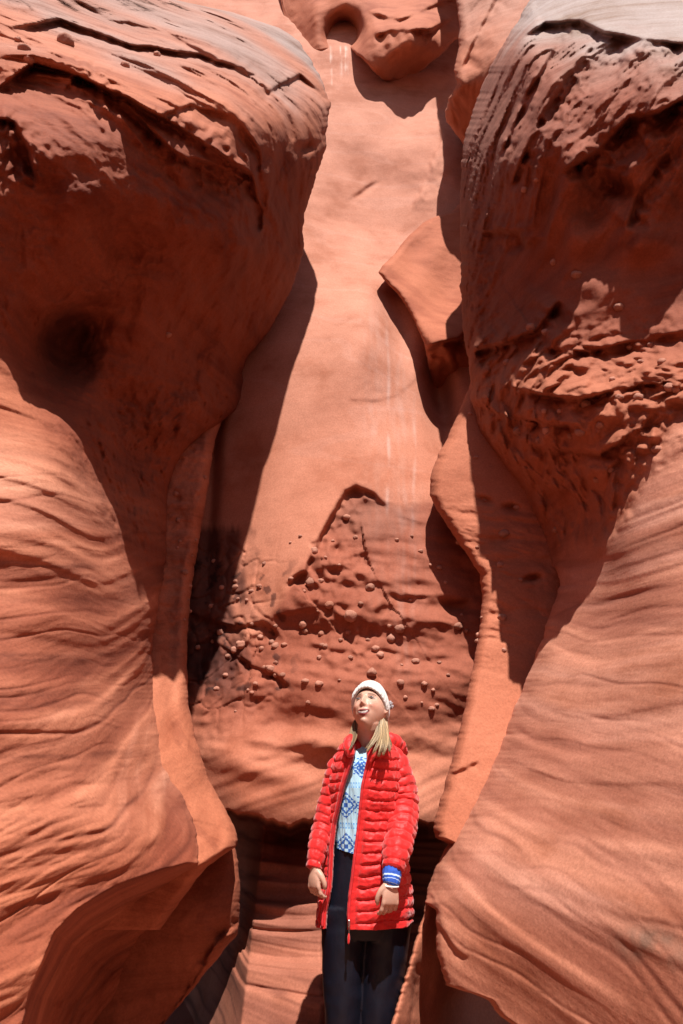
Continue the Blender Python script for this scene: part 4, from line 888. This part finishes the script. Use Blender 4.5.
# collar and hood
sp = Soup(); m_ = 90
arc = []
for k in range(m_):
    t = k / (m_ - 1); th = math.radians(-72 + 324 * t * 1.0)
    arc.append((xr(365.5, 742) + .072 * math.cos(th) , PY + .045 + .066 * math.sin(th), 1.500 + .018 * math.sin(th) + (.0), .019 + .004 * math.sin(k * .9) * .6))
tube(sp, arc, 18, 240, disp=lambda L, th: .08 * np.sin(L / .034 * 2 * math.pi) + .2 * nz(L * 30, np.cos(th) * 2, np.sin(th) * 2)); part('collar', sp, M_RED)
sp = Soup(); tube(sp, [W(351, 736, -.04, .012), W(349.5, 741, -.06, .020), W(349, 748, -.085, .022), W(351, 756, -.10, .014)], 18, 40, disp=lambda L, th: .16 * nz(L * 60, np.cos(th) * 2, np.sin(th) * 2)); part('collar_flap', sp, M_RED)
sp = Soup(); tube(sp, [W(372, 744, -.06, .010), W(372.5, 749, -.085, .019), W(371, 755, -.10, .019), W(369, 762, -.108, .010)], 18, 40, disp=lambda L, th: .16 * nz(L * 60, np.cos(th) * 2, np.sin(th) * 2)); part('collar_flap', sp, M_RED)
sp = Soup(); tube(sp, [W(384, 742, .05, .026), W(391, 742, .07, .036), W(397, 746, .10, .036), W(400, 752, .14, .028), W(385, 748, .19, .04), W(362, 746, .20, .045), W(345, 750, .15, .03)], 28, 120, disp=quilt(.034, 2.2)); part('hood', sp, M_RED)
# zip tapes along both fronts
for side_ in (0, 1):
    sp = Soup(); pts = []
    for i in range(12, 330, 6):
        p = VA[i, 2 if side_ == 0 else n - 3]; pts.append((p[0], p[1] - .004, p[2], .0052))
    if side_ == 0: pts.append((pts[-1][0], pts[-1][1], pts[-1][2] - .006, .004))
    tube(sp, pts, 10, 200); z_ = part('zip', sp, M_ZIP)
    if side_ == 0:
        e = pts[-1]; sp = Soup(); tube(sp, [(e[0], e[1] - .004, e[2] + .030, .005), (e[0], e[1] - .007, e[2] + .008, .005)], 8, 6); tube(sp, [(e[0], e[1] - .008, e[2] + .012, .003), (e[0], e[1] - .008, e[2] - .015, .0022)], 8, 6); part('zip_slider', sp, M_METAL)
        sp = Soup(); tube(sp, [(e[0], e[1] - .008, e[2] - .012, .002), (e[0] - .001, e[1] - .008, e[2] - .028, .005), (e[0] - .002, e[1] - .008, e[2] - .046, .004)], 8, 10); part('zip_pull', sp, M_RED)
# blue knitted cuff and bracelet at her left wrist
sp = Soup(); n0 = 40; C = []
pts = [W(393, 866, -.155, .033), W(392.3, 872, -.162, .035), W(391.7, 878, -.17, .034), W(391.2, 883, -.178, .030), W(391, 884.5, -.18, .025)]
tube(sp, pts, 40, n0, disp=lambda L, th: .05 * np.sin(th * 14) + .08 * nz(L * 60, np.cos(th) * 2, np.sin(th) * 2))
for v in range(len(sp.V)):
    k = (v // 40) / n0; C.append((.55, .70, .85) if (.42 < k < .48 or .60 < k < .65 or .85 < k < .92) else (.02, .08, .42))
cf = mesh_obj('cuff', sp.V, sp.F, M_SWEATER); paint(cf, np.array(C)); cf.parent = sw
sp = Soup(); w0 = np.array(W(391, 886, -.18)); 
pts = [(*(w0 + np.array([.027 * math.cos(a), .022 * math.sin(a), -.002 * math.cos(a)])), .0032) for a in np.linspace(0, 2 * math.pi, 40)]
tube(sp, pts, 8, 80); adopt(mesh_obj('bracelet', sp.V, sp.F, mat_simple('pale_beads', (.75, .75, .75), .3)))
# ------------------------------------------------------------------ light
w = bpy.data.worlds.new('World'); sc.world = w; w.use_nodes = True
nt = w.node_tree; sky = nt.nodes.new('ShaderNodeTexSky'); sky.sky_type = 'NISHITA'; sky.sun_disc = False
SUN = Vector((.08, -.45, .89)).normalized()
elev = math.asin(SUN.z); az = math.atan2(SUN.x, SUN.y)
sky.sun_elevation = elev; sky.sun_rotation = az
nt.links.new(sky.outputs[0], nt.nodes['Background'].inputs[0]); nt.nodes['Background'].inputs[1].default_value = .05
sl = bpy.data.lights.new('sun', 'SUN'); sl.energy = 5.0; sl.angle = math.radians(.7); sl.color = (1, .95, .88)
so = bpy.data.objects.new('sun', sl); col.objects.link(so); so.rotation_euler = SUN.to_track_quat('Z', 'Y').to_euler()
sc.view_settings.view_transform = 'Standard'; sc.view_settings.look = 'None'; sc.view_settings.exposure = .74; sc.view_settings.gamma = 1
sc.cycles.max_bounces = 8; sc.cycles.diffuse_bounces = 3; sc.cycles.use_denoising = True
